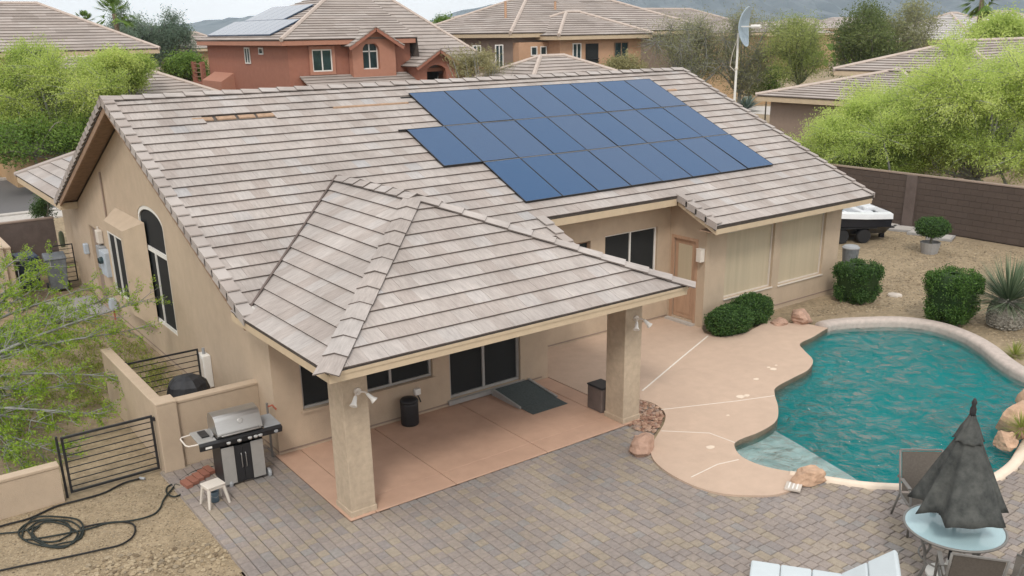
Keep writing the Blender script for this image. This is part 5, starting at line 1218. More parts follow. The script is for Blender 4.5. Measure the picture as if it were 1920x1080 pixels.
crown_at(1440, 150, 66, 'shrub', 'low green shrub against the far tan wall', (2.2, 1.6, 1.0), 8, 14, 60, .2, .08, 'leaf_mid', 'bark_grey', 112, tr=.06, sig=.25, cat='shrub')
crown_at(258, 80, 76, 'eucalyptus_tree', 'tall blue-green tree beside the palm, left of two', (2.8, 2.6, 3.2), 18, 20, 44, .20, .06, 'leaf_euc', 'bark_grey', 113, tr=.2, sig=.26, lobe_r=.34)
crown_at(325, 78, 78, 'eucalyptus_tree', 'tall blue-green tree with split top left of the orange house', (2.4, 2.4, 3.2), 18, 20, 44, .20, .06, 'leaf_euc', 'bark_grey', 114, tr=.2, sig=.26, lobe_r=.34)
crown_at(352, 125, 60, 'shrub', 'rounded dark shrub beside the orange house balcony', (1.9, 1.6, 1.5), 10, 16, 70, .16, .08, 'leaf_mid', 'bark_grey', 115, tr=.08, sig=.25, cat='shrub')
crown_at(1045, 0, 90, 'leafy_tree', 'dark tree top peeking over the tan house roof ridge', (2.6, 2.0, 1.2), 9, 16, 50, .26, .1, 'leaf_dark', 'bark_grey', 116, tr=.15, sig=.3)
crown_at(835, 46, 84, 'leafy_tree', 'small green tree between the orange and tan house roofs', (1.3, 1.2, .9), 7, 12, 40, .24, .09, 'leaf_mid', 'bark_grey', 117, tr=.1, sig=.25)
crown_at(1185, 132, 54, 'shrub', 'yellow-green dry shrub in front of the tan house balcony', (2.6, 1.6, .9), 10, 16, 60, .16, .05, 'leaf_dry', 'bark_grey', 118, tr=.05, sig=.25, cat='shrub')
crown_at(880, 118, 48, 'shrub', 'pale wispy shrub between the orange and tan houses', (1.5, 1.2, 1.2), 8, 14, 40, .22, .025, 'leaf_dry', 'bark_palegrey', 119, tr=.04, sig=.2, cat='shrub')
crown_at(945, 128, 50, 'shrub', 'low pale wispy shrub left of the small hipped roof', (1.5, 1.2, .7), 7, 12, 36, .2, .025, 'leaf_dry', 'bark_palegrey', 120, tr=.04, sig=.2, cat='shrub')
crown_at(1610, 318, 36, 'shrub', 'dark green shrub at the foot of the block wall under the palo verde', (2.4, .8, .9), 10, 18, 70, .11, .045, 'leaf_oak', 'bark_grey', 121, tr=.05, sig=.2, cat='shrub')
crown_at(1238, 88, 70, 'mesquite_tree', 'thin grey bare tree at the corner of the tan house', (1.3, 1.3, 2.6), 9, 20, 14, .18, .05, 'leaf_mesq', 'bark_grey', 122, tr=.14, sig=.3)
# dead looking ocotillo wands
def wands(name, label, base, n_, ln, seed, m='bark_palegrey', lm='leaf_dry', spread=.45):
    r = np.random.default_rng(seed); t = thing(name, label, 'shrub', base); mb = MB(); C = []
    for i in range(n_):
        a = r.uniform(0, 6.28); s = spread * r.uniform(.2, 1); l = ln * r.uniform(.6, 1.1); p = [np.array([0, 0, 0.])]
        for k_ in range(1, 6): f = k_ / 5; p.append(np.array([math.cos(a) * s * l * f ** 1.4, math.sin(a) * s * l * f ** 1.4, l * f]) + r.normal(size=3) * .03)
        mb.tube([tuple(q) for q in p], list(np.linspace(.03, .008, 6)), 4, cap=False)
        for k_ in range(14): j = r.integers(1, 5); C.append(p[j] + (p[j + 1] - p[j]) * r.uniform() + r.normal(size=3) * .05)
    mb.build('stems', m, t); o = link_mesh('leaves', leaf_mesh('leaves', lm, np.array(C), .12, .04, seed), t); return t
p = AT(905, 150, 47); wands('ocotillo', 'spray of thin pale ocotillo wands in front of the tan house', (p[0], p[1], -.06), 34, 6.2, 5)
p = AT(790, 160, 46); wands('ocotillo', 'short pale wands in front of the orange portico arch', (p[0], p[1], -.06), 16, 4.4, 6)
# foreground palo verde: trunk outside the left frame edge, limbs reaching in over the side yard
def palo_fore():
    r = np.random.default_rng(42); t = thing('palo_verde_tree', 'near palo verde whose grey-green limbs reach in from the left edge over the side yard', 'tree', (-5.35, 6.3, -.06)); B = np.array([-5.35, 6.3, -.06])
    mb = MB(); top = np.array([0, 0, 1.0]); mb.tube([(0, 0, -.1), (.05, .03, .5), (0, 0, 1.0)], [.16, .14, .13], 8)
    tg = [(262, 566, 7.6), (215, 705, 6.0), (240, 620, 7.0), (165, 775, 5.4), (150, 545, 9.0), (200, 560, 8.6), (95, 500, 10.0), (60, 545, 9.2), (110, 850, 4.9), (50, 880, 4.7), (40, 730, 6.0), (110, 640, 7.0), (130, 720, 6.2), (30, 640, 7.2), (70, 790, 5.6), (20, 830, 5.0), (140, 600, 8.0), (75, 585, 8.2), (25, 490, 9.8), (10, 560, 8.5)]
    P0, P1 = [], []
    for (px, py, yy) in tg:
        e = U(px, py, 1, yy) - B; mid = (top + e) / 2 + r.normal(size=3) * .12 + [0, 0, .16]
        path = np.array(catmull([tuple(top), tuple(mid), tuple(e)], 7, False)); mb.tube([tuple(q) for q in path], list(np.linspace(.055, .007, len(path))), 6, cap=False)
        for i in range(3, len(path)):
            for _ in range(3):
                d = (path[i] - path[i - 1]); d /= np.linalg.norm(d); d = d + r.normal(size=3) * np.array([.7, .7, .5]); d /= np.linalg.norm(d); l = r.uniform(.25, .7)
                q = path[i] + d * l; m1 = path[i] + d * l * .5 + r.normal(size=3) * .03
                mb.tube([tuple(path[i]), tuple(m1), tuple(q)], [.009, .006, .003], 4, cap=False); P0.append(path[i]); P1.append(q)
                for _ in range(2):
                    d2 = d + r.normal(size=3) * .6; d2 /= np.linalg.norm(d2); q2 = m1 + d2 * l * .5; mb.tube([tuple(m1), tuple(q2)], [.005, .002], 3, cap=False); P0.append(m1); P1.append(q2)
    mb.build('trunk', 'bark_palegrey', t, smooth=True); P0, P1 = np.array(P0), np.array(P1)
    w_ = r.uniform(0, 1, len(P0)); k_ = np.repeat(np.arange(len(P0)), np.where(w_ > .45, 34, 7)); C = P0[k_] + (P1[k_] - P0[k_]) * r.uniform(.2, 1.1, len(k_))[:, None] + r.normal(size=(len(k_), 3)) * .028
    link_mesh('crown', leaf_mesh('crown', 'leaf_bright', C, .055, .022, 43, w_[k_], (P1 - P0)[k_]), t)
palo_fore()
# ground weeds in the side yard
r = np.random.default_rng(8); C = []; 
for _ in range(620):
    x, y = r.uniform(-4.8, -.3), r.uniform(6.8, 13.6)
    if x > -1.75 and y < 7: continue
    for q in range(26): C.append((x + r.normal() * .10, y + r.normal() * .10, -.05 + abs(r.normal()) * .07))
o = bpy.data.objects.new('weeds', leaf_mesh('weeds', 'weed', np.array(C), .09, .02, 9, None, np.tile([0, 0, .9], (len(C), 1)))); COL.objects.link(o); tag(o, 'yellow-green weeds on the ground of the side yard', 'weeds', kind='stuff')
def shaped_hedge(name, label, c, rx, ry, h, n_, seed, taper=.0, p=2.6, lm='leaf_hedge', cat='hedge', z0=0., stem=False, group=None):
    """clipped shrub: a dark twiggy core and thousands of small leaves over its whole surface"""
    r = np.random.default_rng(seed); t = thing(name, label, cat, c, 0, group)
    a = r.uniform(0, 2 * math.pi, n_); s = np.arcsin(r.uniform(-1, 1, n_))
    ca, sa_ = np.cos(a), np.sin(a); cs, ss = np.cos(s), np.sin(s); f = lambda q: np.sign(q) * np.abs(q) ** (2 / p)
    def surf(ca, sa_, cs, ss, k_): zc = f(ss) * k_; w_ = 1 + taper * zc; return np.stack([rx * f(ca) * f(cs) * k_ * w_, ry * f(sa_) * f(cs) * k_ * w_, z0 + h / 2 + h / 2 * zc], -1)
    lump = 1 + .06 * np.sin(3 * a + seed) * np.cos(4 * s) + .045 * np.sin(7 * a + 5 * s + seed) + np.where(r.uniform(0, 1, n_) < .05, r.uniform(.02, .12, n_), 0)
    C = surf(ca, sa_, cs, ss, 1.0) ; cen = np.array([0, 0, z0 + h / 2]); C = cen + (C - cen) * (lump * r.uniform(.82, 1.03, n_))[:, None] + r.normal(size=(n_, 3)) * .012
    D = (C - cen); D /= np.linalg.norm(D, axis=1)[:, None] + 1e-9
    link_mesh('foliage', leaf_mesh('foliage', lm, C, .055, .028, seed, None, D * .9 + [0, 0, .3]), t)
    mb = MB(); A_ = np.linspace(0, 2 * math.pi, 21)[:-1]; S_2 = np.linspace(-1.5, 1.5, 9)
    for k_, sv in enumerate(S_2):
        q = surf(np.cos(A_), np.sin(A_), np.full(20, math.cos(sv)), np.full(20, math.sin(sv)), .86); mb.v += [tuple(map(float, z_)) for z_ in q]
    for k_ in range(8):
        for j in range(20): x_ = k_ * 20 + j; y_ = k_ * 20 + (j + 1) % 20; mb.f.append((x_, y_, y_ + 20, x_ + 20))
    mb.a = [.1] * len(mb.f); mb.uv = [None] * len(mb.f); mb.build('core', 'leaf_dark', t)
    if stem: MB().tube([(0, 0, -.05), (.02, 0, z0 + .1)], .04, 6).build('stem', 'bark_grey', t)
    return t
shaped_hedge('clipped_hedge', 'low rounded dark hedge at the wing corner, left lobe of the pair', (11.02, 2.32, -.03), .62, .42, .66, 9000, 1, p=2.3)
shaped_hedge('clipped_hedge', 'low rounded dark hedge under the left blind window, right lobe of the pair', (12.0, 2.50, -.03), .62, .40, .72, 9000, 2, p=2.3)
shaped_hedge('clipped_hedge', 'squarish dark green hedge at the far corner of the wing', (15.72, 2.08, -.03), .52, .50, 1.02, 10000, 3, taper=.08, p=4)
shaped_hedge('clipped_hedge', 'drum-shaped hedge with light green top standing alone in the gravel', (15.78, -.42, -.03), .56, .54, 1.28, 13000, 4, taper=.14, p=3.6, lm='leaf_hedge_top')
t = shaped_hedge('potted_shrub', 'small round dark shrub in a grey pot by the block wall', (22.15, 3.75, -.06), .5, .5, .62, 5000, 5, p=2.2, z0=.52, cat='potted plant', stem=True)
MB().lathe([(.24, 0), (.29, .26), (.31, .36), (.28, .36), (.26, .30)], 18).build('pot', 'concrete_grey', t)
def blades(name, label, base, n_, ln, wd, seed, lm, cat, up=.25, z0=0., trunk=None):
    r = np.random.default_rng(seed); t = thing(name, label, cat, base); mb = MB()
    for i in range(n_):
        a = r.uniform(0, 6.283); el = math.asin(r.uniform(-.12, 1) ** 1 if True else 0); el = max(el, -.1); l = ln * r.uniform(.75, 1.1); d = np.array([math.cos(a) * math.cos(el), math.sin(a) * math.cos(el), math.sin(el)]); s = np.array([-math.sin(a), math.cos(a), 0]) * wd / 2
        o_ = np.array([0, 0, z0]) + d * .06; m1 = o_ + d * l * .55 + [0, 0, -.01]; e = o_ + d * l + [0, 0, -.07 * l * (1 - abs(d[2]))]
        mb.cur = r.uniform(); mb.poly([o_ - s * .8, o_ + s * .8, m1 + s, m1 - s]); mb.poly([m1 - s, m1 + s, e])
    mb.cur = None; mb.build('blades', lm, t, kind='stuff' if n_ > 300 else None); return t
x, y = G(1888, 612); t = blades('desert_spoon', 'spiky grey-green desert spoon on a thick patterned trunk by the pool', (x + .1, y + .1, -.06), 620, 1.12, .022, 3, 'leaf_spoon', 'plant', z0=.62)
MB().lathe([(.30, 0), (.37, .12), (.40, .34), (.36, .52), (.26, .66), (.05, .72)], 22, wob=lambda a, z_: 1 + .05 * math.sin(6 * a + z_ * 9)).build('trunk', 'trunk_scales', t)
mb = MB(); rn2 = random.Random(6)
for k_ in range(9):
    z_ = .06 + k_ * .065; rr = .31 + .10 * math.sin(math.pi * min(1, (z_ + .1) / .75)); n_ = 18
    for j in range(n_): a = 2 * math.pi * (j + .5 * (k_ % 2)) / n_ + rn2.uniform(-.05, .05); d = Vector((math.cos(a), math.sin(a), .35)); c = Vector((math.cos(a) * rr, math.sin(a) * rr, z_)); mb.obox(c, d.normalized() * .03, Vector((-math.sin(a), math.cos(a), 0)) * .035, Vector((0, 0, .014)))
mb.build('leaf_bases', 'trunk_scales', t)
x, y = G(1398, 208); blades('agave', 'blue-grey agave rosette by the driveway beside the white mast', (x, y, -.06), 130, 1.5, .16, 4, 'leaf_agave', 'plant', z0=.2)
x, y = G(1410, 186); blades('agave', 'dark agave behind the blue-grey one by the driveway', (x, y, -.06), 110, 1.5, .14, 5, 'leaf_mid', 'plant', z0=.2)
for i, (px, py, l) in enumerate(((1905, 655, 'straw-green grass tuft beyond the pool coping at right'), (1916, 800, 'tuft of yellow-green grass growing in the waterfall rocks'))):
    x, y = G(px, py, .1 if i == 0 else .35); blades('grass_tuft', l, (x, y, -.05 if i == 0 else .3), 130, .34, .012, 30 + i, 'weed', 'grass')
def palm(px, py, dep, label, seed, fr=1.5, hang=.6):
    p = AT(px, py, dep); r = np.random.default_rng(seed); t = thing('palm_tree', label, 'palm', (float(p[0]), float(p[1]), -.06)); z_ = float(p[2])
    MB().tube([(0, 0, 0), (.1, 0, z_ * .5), (0, 0, z_)], [.22, .17, .16], 8).build('trunk', 'palm_bark', t); mb = MB()
    for i in range(46):
        a = r.uniform(0, 6.28); el = r.uniform(-hang, 1.3); d = np.array([math.cos(a) * math.cos(el), math.sin(a) * math.cos(el), math.sin(el)]); s = np.array([-math.sin(a), math.cos(a), 0]); l = fr * r.uniform(.75, 1.1)
        c = np.array([0, 0, z_]) + d * l * .55
        for k_ in range(11):
            f = (k_ - 5) / 5; dd = d + s * f * .75 + np.cross(d, s) * .05; dd /= np.linalg.norm(dd); e = c + dd * l * .55 + [0, 0, -.15 * l * abs(f)]; q = np.cross(dd, [0, 0, 1.]); q /= np.linalg.norm(q) + 1e-6; mb.cur = r.uniform(); mb.poly([c - q * .02, c + q * .02, (c + e) / 2 + q * .045, e, (c + e) / 2 - q * .045])
        mb.poly([np.array([0, 0, z_]) - s * .02, np.array([0, 0, z_]) + s * .02, c + s * .015, c - s * .015])
    mb.cur = None; mb.build('fronds', 'leaf_mid', t, kind='stuff'); return t
palm(214, 24, 68, 'fan palm rising against the sky at upper left', 1, 1.7); palm(160, 38, 90, 'small palm top just over the tan roof hip at upper left', 2, 1.0, .2)
palm(1131, 24, 84, 'short fan palm above the tan house roof', 3, 1.1, .3); palm(1842, -4, 72, 'tall palm with drooping fronds at upper right', 4, 1.6, 1.1)
crown_at(82, 382, 31, 'shrub', 'dark upright shrub by the street at the left', (.42, .4, .75), 6, 12, 60, .07, .03, 'leaf_dark', 'bark_grey', 130, tr=.05, sig=.1, cat='shrub')
p = AT(109, 410, 31); t = thing('cactus', 'pale green columnar cactus beside the dark upright shrub', 'cactus', (float(p[0]), float(p[1]), -.06)); MB().lathe([(.06, 0), (.08, .15), (.08, .42), (.06, .52), (.02, .56)], 14, wob=lambda a, z_: 1 + .1 * math.cos(8 * a)).build('stem', 'leaf_grey', t)
x, y = G(20, 308); rock('boulder', 'tan boulder on the bare ground across the street', 'boulder', (x, y, -.06), (1.3, 1.0, .7), 31, 'boulder_tan'); x, y = G(42, 297); rock('boulder', 'large pale grey boulder under the street palo verde', 'boulder', (x, y, -.06), (2.0, 1.4, 1.0), 33, 'boulder_pale')
# ================================================================ WHITE MAST WITH GRID DISH
p = AT(1377, 190, 40); B_ = Vector((float(p[0]), float(p[1]), -.06)); ptop = AT(1392, 62, 40); zt = float(ptop[2]) + .06
t = thing('antenna_mast', 'white mast with grey grid dish behind the right gable of the house', 'antenna', B_)
mb = MB().tube([(0, 0, 0), (0, 0, zt * .55), (0, 0, zt)], [.06, .055, .045], 10); mb.build('pole', 'white_plastic', t)
for z_ in (zt * .45, zt * .56, zt * .78): MB().tube([(0, 0, z_), (0, 0, z_ + .07)], .075, 10).build('collar', 'off_white', t)
dd = Vector((AX[0], AX[1], 0)).normalized() * .78 - Vector((HV[0], HV[1], 0)) * .62; dd.normalize(); sd_ = Z.cross(dd)
mb = MB(); R_d = .78; cz_ = zt + .25
def dp(u, v): return Vector((0, 0, cz_)) + sd_ * u + Z * v + dd * (.10 + .30 * (u * u + v * v) / R_d ** 2)
for q in np.linspace(-.96, .96, 33):
    h_ = math.sqrt(1 - q * q) * R_d * .6; pts = [dp(u, q * R_d) for u in np.linspace(-h_, h_, 7)]; mb.tube(pts, .021, 4)
for q in (-.4, -.2, 0, .2, .4): h_ = R_d * math.sqrt(max(0, 1 - (q / .6) ** 2)) * .98; mb.tube([dp(q * R_d, v) for v in np.linspace(-h_, h_, 9)], .014, 4)
mb.tube([dp(.6 * R_d * math.cos(a), R_d * math.sin(a)) for a in np.linspace(0, 2 * math.pi, 33)], .016, 5); mb.build('dish', 'dish_grey', t)
MB().tube([Vector((0, 0, cz_)) + dd * .1, Vector((0, 0, cz_)) + dd * .95], .03, 8).build('feed_arm', 'white_plastic', t); MB().tube([Vector((0, 0, cz_)) + dd * .55, Vector((0, 0, cz_)) + dd * .95], .075, 10).build('feed_horn', 'white_plastic', t)
MB().tube([(0, 0, zt - .1), tuple(-dd * .22 + Vector((0, 0, zt * .88))), tuple(-dd * .30 + Vector((0, 0, zt * .80))), (0, 0, zt * .76)], .012, 5).build('cable', 'beige_plastic', t)

# ================================================================ NEIGHBOURS
def hip_house(name, label, x0, y0, x1, y1, ze, pitch, wm, rm='far_tile', oh=.55, fasc='trim_tan', group=None, cap=True, exp=.36, zb=-.1):
    t = thing(name, label, 'house', (0, 0, 0), 0, group); MB().box(x0, y0, zb, x1, y1, ze - .02).build('wall', wm, t)
    a0, b0, a1, b1 = x0 - oh, y0 - oh, x1 + oh, y1 + oh; zz = ze
    if a1 - a0 >= b1 - b0: h = (b1 - b0) / 2; r0 = (a0 + h, (b0 + b1) / 2); r1 = (a1 - h, (b0 + b1) / 2)
    else: h = (a1 - a0) / 2; r0 = ((a0 + a1) / 2, b0 + h); r1 = ((a0 + a1) / 2, b1 - h)
    zr = zz + pitch * h; A = [(a0, b0, zz), (a1, b0, zz), (a1, b1, zz), (a0, b1, zz)]; R0 = (*r0, zr); R1 = (*r1, zr)
    if a1 - a0 >= b1 - b0: fs_ = [[A[0], A[1], R1, R0], [A[1], A[2], R1], [A[2], A[3], R0, R1], [A[3], A[0], R0]]; hl = [(A[0], R0), (A[1], R1), (A[2], R1), (A[3], R0), (R0, R1)]
    else: fs_ = [[A[0], A[1], R0], [A[1], A[2], R1, R0], [A[2], A[3], R1], [A[3], A[0], R0, R1]]; hl = [(A[0], R0), (A[1], R0), (A[2], R1), (A[3], R1), (R0, R1)]
    mb = MB()
    for f in fs_: mb.poly(f)
    mb.poly([A[3], A[2], A[1], A[0]]); rr = mb.build('roof', 'underlay', t)
    for i, f in enumerate(fs_): strips(f, rm, rr, 'roof_tile_field', exp=exp, seed=i + int(x0 * 7) % 97, lift=.055)
    if cap:
        for a, b_ in hl:
            mb = MB(); mb.cur = .6; A_ = Vector(a) + Vector((0, 0, .05)); B2 = Vector(b_) + Vector((0, 0, .05)); mb.tube([A_, B2], .12, 6); mb.build('hip_cap', fasc if False else 'off_white' if rm == 'zz' else 'cap_stucco', rr)
    mb = MB(); g = .03
    mb.box(a0 + g, b0 + g, zz - .24, a1 - g, b0 + g + .05, zz - .005); mb.box(a0 + g, b1 - g - .05, zz - .24, a1 - g, b1 - g, zz - .005); mb.box(a0 + g, b0 + g + .051, zz - .239, a0 + g + .05, b1 - g - .051, zz - .006); mb.box(a1 - g - .05, b0 + g + .051, zz - .239, a1 - g, b1 - g - .051, zz - .006); mb.build('fascia', fasc, t)
    return t
mat('cap_stucco', (.46, .385, .335), var=.1, scale=3)
def win(par, face, a0, a1, z0, z1, pos, fm='frame_white', pm='glass_blue', bars=1, tw=0, tm=None, inset=-.03):
    """window on a wall facing -Y (face 'y') or -X (face 'x'); pos is the wall plane; optional raised stucco surround"""
    if face == 'y': O, u, n_ = (0, pos, 0), X, -Y
    else: O, u, n_ = (pos, 0, 0), Y, -X
    a0, a1 = min(a0, a1), max(a0, a1)
    vb = [a0 + (a1 - a0) * (k_ + 1) / (bars + 1) for k_ in range(bars)]
    f = window(par, O, u, Z, n_, (a0, z0, a1, z1), vb, fm=fm, pm=pm, fw=.06, inset=inset - .03)
    if tw:
        mb = MB()
        for (q0, w0, q1, w1) in ((a0 - tw, z0 - tw, a0 - .004, z1 + tw), (a1 + .004, z0 - tw, a1 + tw, z1 + tw), (a0 - .003, z1 + .004, a1 + .003, z1 + tw), (a0 - .003, z0 - tw, a1 + .003, z0 - .004)):
            c = Vector(O) + u * (q0 + q1) / 2 + Z * (w0 + w1) / 2 + n_ * .05; mb.obox(c, u * (q1 - q0) / 2, Z * (w1 - w0) / 2, n_ * .06)
        mb.build('surround', tm, f)
    return f
# --- orange two-storey house
oh = thing('orange_house', 'terracotta-orange two-storey stucco house with arched window and rooftop solar', 'house', (0, 0, 0))
MB().box(14.4, 34.2, -.1, 21.5, 46, 6.48).build('wall', 'stucco_orange', oh); MB().box(21.52, 34.6, -.1, 26.0, 45.5, 5.0).build('wall', 'stucco_orange', oh)
mb = MB(); wall_poly(mb, (0, 33.72, 0), X, Z, -Y, [(17.75, -.1), (20.3, -.1), (20.3, 6.28), (19.02, 6.98), (17.75, 6.28)], [[(18.36, 4.98), (19.35, 4.98)] + [(18.855 + .495 * math.cos(a), 5.92 + .42 * math.sin(a)) for a in np.linspace(0, math.pi, 11)]], th=.4)
gw = mb.build('gable_front', 'stucco_orange_trim', oh)
f = window(oh, (0, 33.72, 0), X, Z, -Y, (18.36, 4.98, 19.35, 6.36), (18.855,), (5.88,), pm='glass_blue', fw=.06, inset=.22)
mb = MB(); e0, e1, ap = (17.45, 6.10), (20.6, 6.10), (19.02, 7.02)
rg = [strips([(17.4, 33.3, 6.12), (17.4, 37.5, 6.12), (19.02, 37.5, 7.08), (19.02, 33.3, 7.08)][::1], 'far_tile', oh, 'gable_tile_field', seed=8, lift=.055), strips([(20.64, 33.3, 6.12), (20.64, 37.5, 6.12), (19.02, 37.5, 7.08), (19.02, 33.3, 7.08)], 'far_tile', oh, 'gable_tile_field', seed=9, lift=.055)]
mb = MB(); mb.poly([(17.4, 33.3, 6.12), (17.4, 37.5, 6.12), (19.02, 37.5, 7.08), (19.02, 33.3, 7.08)]); mb.poly([(20.64, 33.3, 6.12), (20.64, 37.5, 6.12), (19.02, 37.5, 7.08), (19.02, 33.3, 7.08)]); mb.bar((17.42, 33.34, 6.02), (19.02, 33.34, 6.98), .05, .16); mb.bar((20.62, 33.34, 6.02), (19.02, 33.34, 6.98), .05, .16); mb.build('gable_roof', 'stucco_orange', oh)
# portico
mb = MB(); wall_poly(mb, (0, 32.9, 0), X, Z, -Y, [(21.2, -.1), (23.6, -.1), (23.6, 5.2), (22.4, 5.82), (21.2, 5.2)], [[(21.72, 2.5), (22.95, 2.5)] + [(22.335 + .615 * math.cos(a), 4.75 + .35 * math.sin(a)) for a in np.linspace(0, math.pi, 11)]], th=.3); mb.box(21.2, 33.21, -.1, 21.45, 34.5, 5.1); mb.box(23.35, 33.21, -.1, 23.6, 34.5, 5.1); mb.build('portico', 'stucco_orange', oh); MB().box(21.46, 34.3, -.1, 23.34, 34.5, 5.0).build('portico_back', 'screen_dark', oh)
for s, x in ((0, 20.9), (1, 23.9)):
    q = [(x, 32.5, 5.02), (x, 36.5, 5.02), (22.4, 36.5, 5.9), (22.4, 32.5, 5.9)]; strips(q, 'far_tile', oh, 'portico_tile_field', seed=12 + s, lift=.055); mb = MB(); mb.poly(q); mb.bar((x, 32.54, 4.94), (22.4, 32.54, 5.82), .05, .16); mb.build('portico_roof', 'stucco_orange', oh)
rr = MB(); FA = [(13.9, 33.7, 6.5), (21.7, 33.7, 6.5), (21.7, 38.7, 8.6), (18.9, 38.7, 8.6)]; FL = [(13.9, 46.5, 6.5), (13.9, 33.7, 6.5), (18.9, 38.7, 8.6), (18.9, 41.5, 8.6)]
FB = [(21.7, 33.4, 4.95), (26.7, 33.4, 4.95), (23.0, 38.8, 8.62), (21.7, 38.8, 8.62)]; FR = [(26.7, 33.4, 4.95), (26.7, 46.2, 4.95), (23.0, 42, 8.62), (23.0, 38.8, 8.62)]; FK = [(26.7, 46.5, 6.5), (13.9, 46.5, 6.5), (18.9, 41.5, 8.6), (23, 41.5, 8.6)]; FS = [(14.9, 31.8, 3.75), (21.3, 31.8, 3.75), (21.3, 34.15, 4.72), (14.9, 34.15, 4.72)]
for q in (FA, FL, FB, FR, FK, FS): rr.poly(q)
rr.poly([(21.69, 33.7, 6.5), (21.69, 33.5, 5.05), (21.69, 38.7, 8.6)]); ro = rr.build('roof', 'underlay', oh)
for i, q in enumerate((FA, FL, FB, FR, FS)): strips(q, 'far_tile', ro, 'roof_tile_field', seed=20 + i, lift=.055)
for a, b_ in ((FA[0], FA[3]), (FA[3], FA[2]), (FB[3], FB[2]), (FB[1], FB[2])):
    mb = MB(); mb.tube([Vector(a) + Vector((0, 0, .05)), Vector(b_) + Vector((0, 0, .05))], .11, 6); mb.build('hip_cap', 'cap_stucco', ro)
MB().box(13.93, 33.73, 6.26, 21.6, 33.78, 6.49).build('fascia', 'stucco_orange_trim', oh); MB().box(13.93, 33.79, 6.261, 13.98, 46.4, 6.489).build('fascia', 'stucco_orange_trim', oh); MB().box(21.7, 33.43, 4.74, 26.65, 33.48, 4.94).build('fascia', 'stucco_orange_trim', oh); MB().box(13.99, 33.79, 6.25, 21.5, 46.3, 6.262).build('soffit', 'stucco_orange', oh)
win(oh, 'y', 15.67, 16.78, 4.95, 6.04, 34.2, tw=.16, tm='stucco_orange_trim'); win(oh, 'x', 39.2, 39.95, 5.3, 6.15, 14.4); win(oh, 'x', 37.3, 37.9, 5.8, 6.15, 14.4, bars=0)
mb = MB(); mb.hexa([(13.6, 42.0, -.1), (14.398, 42.0, -.1), (14.398, 45.2, -.1), (13.6, 45.2, -.1), (13.6, 42.0, 4.3), (14.398, 42.0, 4.75), (14.398, 45.2, 4.75), (13.6, 45.2, 4.3)]); mb.build('chimney_box', 'stucco_orange_trim', oh)
bal = MB().box(13.9, 46.02, 3.9, 16, 49.5, 4.1).build('balcony', 'stucco_orange', oh)
for y in (46.3, 47.9, 49.4): MB().box(13.95, y - .12, 4.1, 14.2, y + .12, 5.3).build('post', 'stucco_orange', bal)
for z_ in (4.4, 4.65, 4.9, 5.15): MB().box(14.05, 46.1, z_, 14.09, 49.3, z_ + .05).build('rail', 'wood_brown', bal)
def onplane(q, u, v, lift):   # u along the left eave from the far end, v up the slope (plan distance)
    return (13.9 + v, 46.5 - u, 6.5 + .42 * v + lift)
for (u0, u1, v0, v1) in ((1.2, 10.6, .35, 2.1), (2.6, 8.3, 2.16, 4.0)):
    n_ = int((u1 - u0) / 1.0); q = MB()
    for k_ in range(n_):
        ua, ub = u0 + (u1 - u0) * k_ / n_, u0 + (u1 - u0) * (k_ + 1) / n_ - .03
        mb = MB(); lo = [onplane(0, ua, v0, .10), onplane(0, ub, v0, .10), onplane(0, ub, v1, .10), onplane(0, ua, v1, .10)]; hi = [onplane(0, ua, v0, .17), onplane(0, ub, v0, .17), onplane(0, ub, v1, .17), onplane(0, ua, v1, .17)]; mb.hexa(lo + hi); mb.build('solar_panel', 'far_solar', oh)
# --- tan house at upper left with its low garage roof
c = AT(300, 92, 58)
th_ = hip_house('tan_house', 'tan two-storey house behind the big palo verde at upper left', c[0] - 30, c[1] + .55, c[0] - .55, c[1] + 10.2, c[2] + .0, .50, 'stucco_tan')
for px in (200, 222, 245):
    a = float(U(px, 105, 1, c[1] + .3)[0]); zz = float(U(px, 112, 1, c[1] + .3)[2]); win(th_, 'y', a, a + .55, zz - .3, zz + .45, c[1] + .55, bars=0)
c = AT(418, 176, 50); pk = AT(312, 137, 53); 
hip_house('garage', 'low tan garage with hipped tile roof just over the left end of the ridge', pk[0] - 9, c[1] + .6, c[0] - .6, c[1] + 8.5, c[2], .42, 'stucco_tan')
# --- tan house in the middle
c = AT(838, 66, 64); m_ = hip_house('tan_house', 'tan two-storey house with corner balcony behind the middle of the ridge', c[0] + .6, c[1] - 6.5, c[0] + 17.5, c[1] + 4.5, c[2] + .05, .40, 'stucco_brown')
yf = float(c[1]) - 6.5
for px in (893, 935): a = float(U(px, 80, 1, yf)[0]); win(m_, 'y', a - .3, a + .3, 4.6, 6.0, yf, bars=1)
a0, a1 = float(U(962, 80, 1, yf - .01)[0]), float(U(1052, 80, 1, yf)[0])
MB().box(a0, yf - .6, -.1, a1, yf - .005, 6.1).build('bay_wall', 'stucco_tan2', m_)
for k_ in range(3): a = a0 + .9 + k_ * .75; win(m_, 'y', a, a + .5, 5.3, 5.85, yf - .6, bars=0)
b0_, b1_ = float(U(1050, 80, 1, yf - 1.8)[0]), float(U(1202, 80, 1, yf - 1.8)[0]); zb_ = 6.45
tower = hip_house('tan_house', 'balcony wing of the middle tan house with dark openings', b0_, yf - 1.8, b1_, yf + 4, zb_, .40, 'stucco_tan2')
def bx(px): return float(U(px, 90, 1, yf - 1.8)[0])
MB().box(bx(1098), yf - 1.86, 4.55, bx(1121), yf - 1.805, 5.95).build('opening', 'screen_dark', tower); win(tower, 'y', bx(1073), bx(1089), 4.6, 6.0, yf - 1.8); win(tower, 'y', bx(1151), bx(1177), 4.2, 6.0, yf - 1.8, fm='wood_brown')  # near-black solid panel paints the shade of the balcony opening
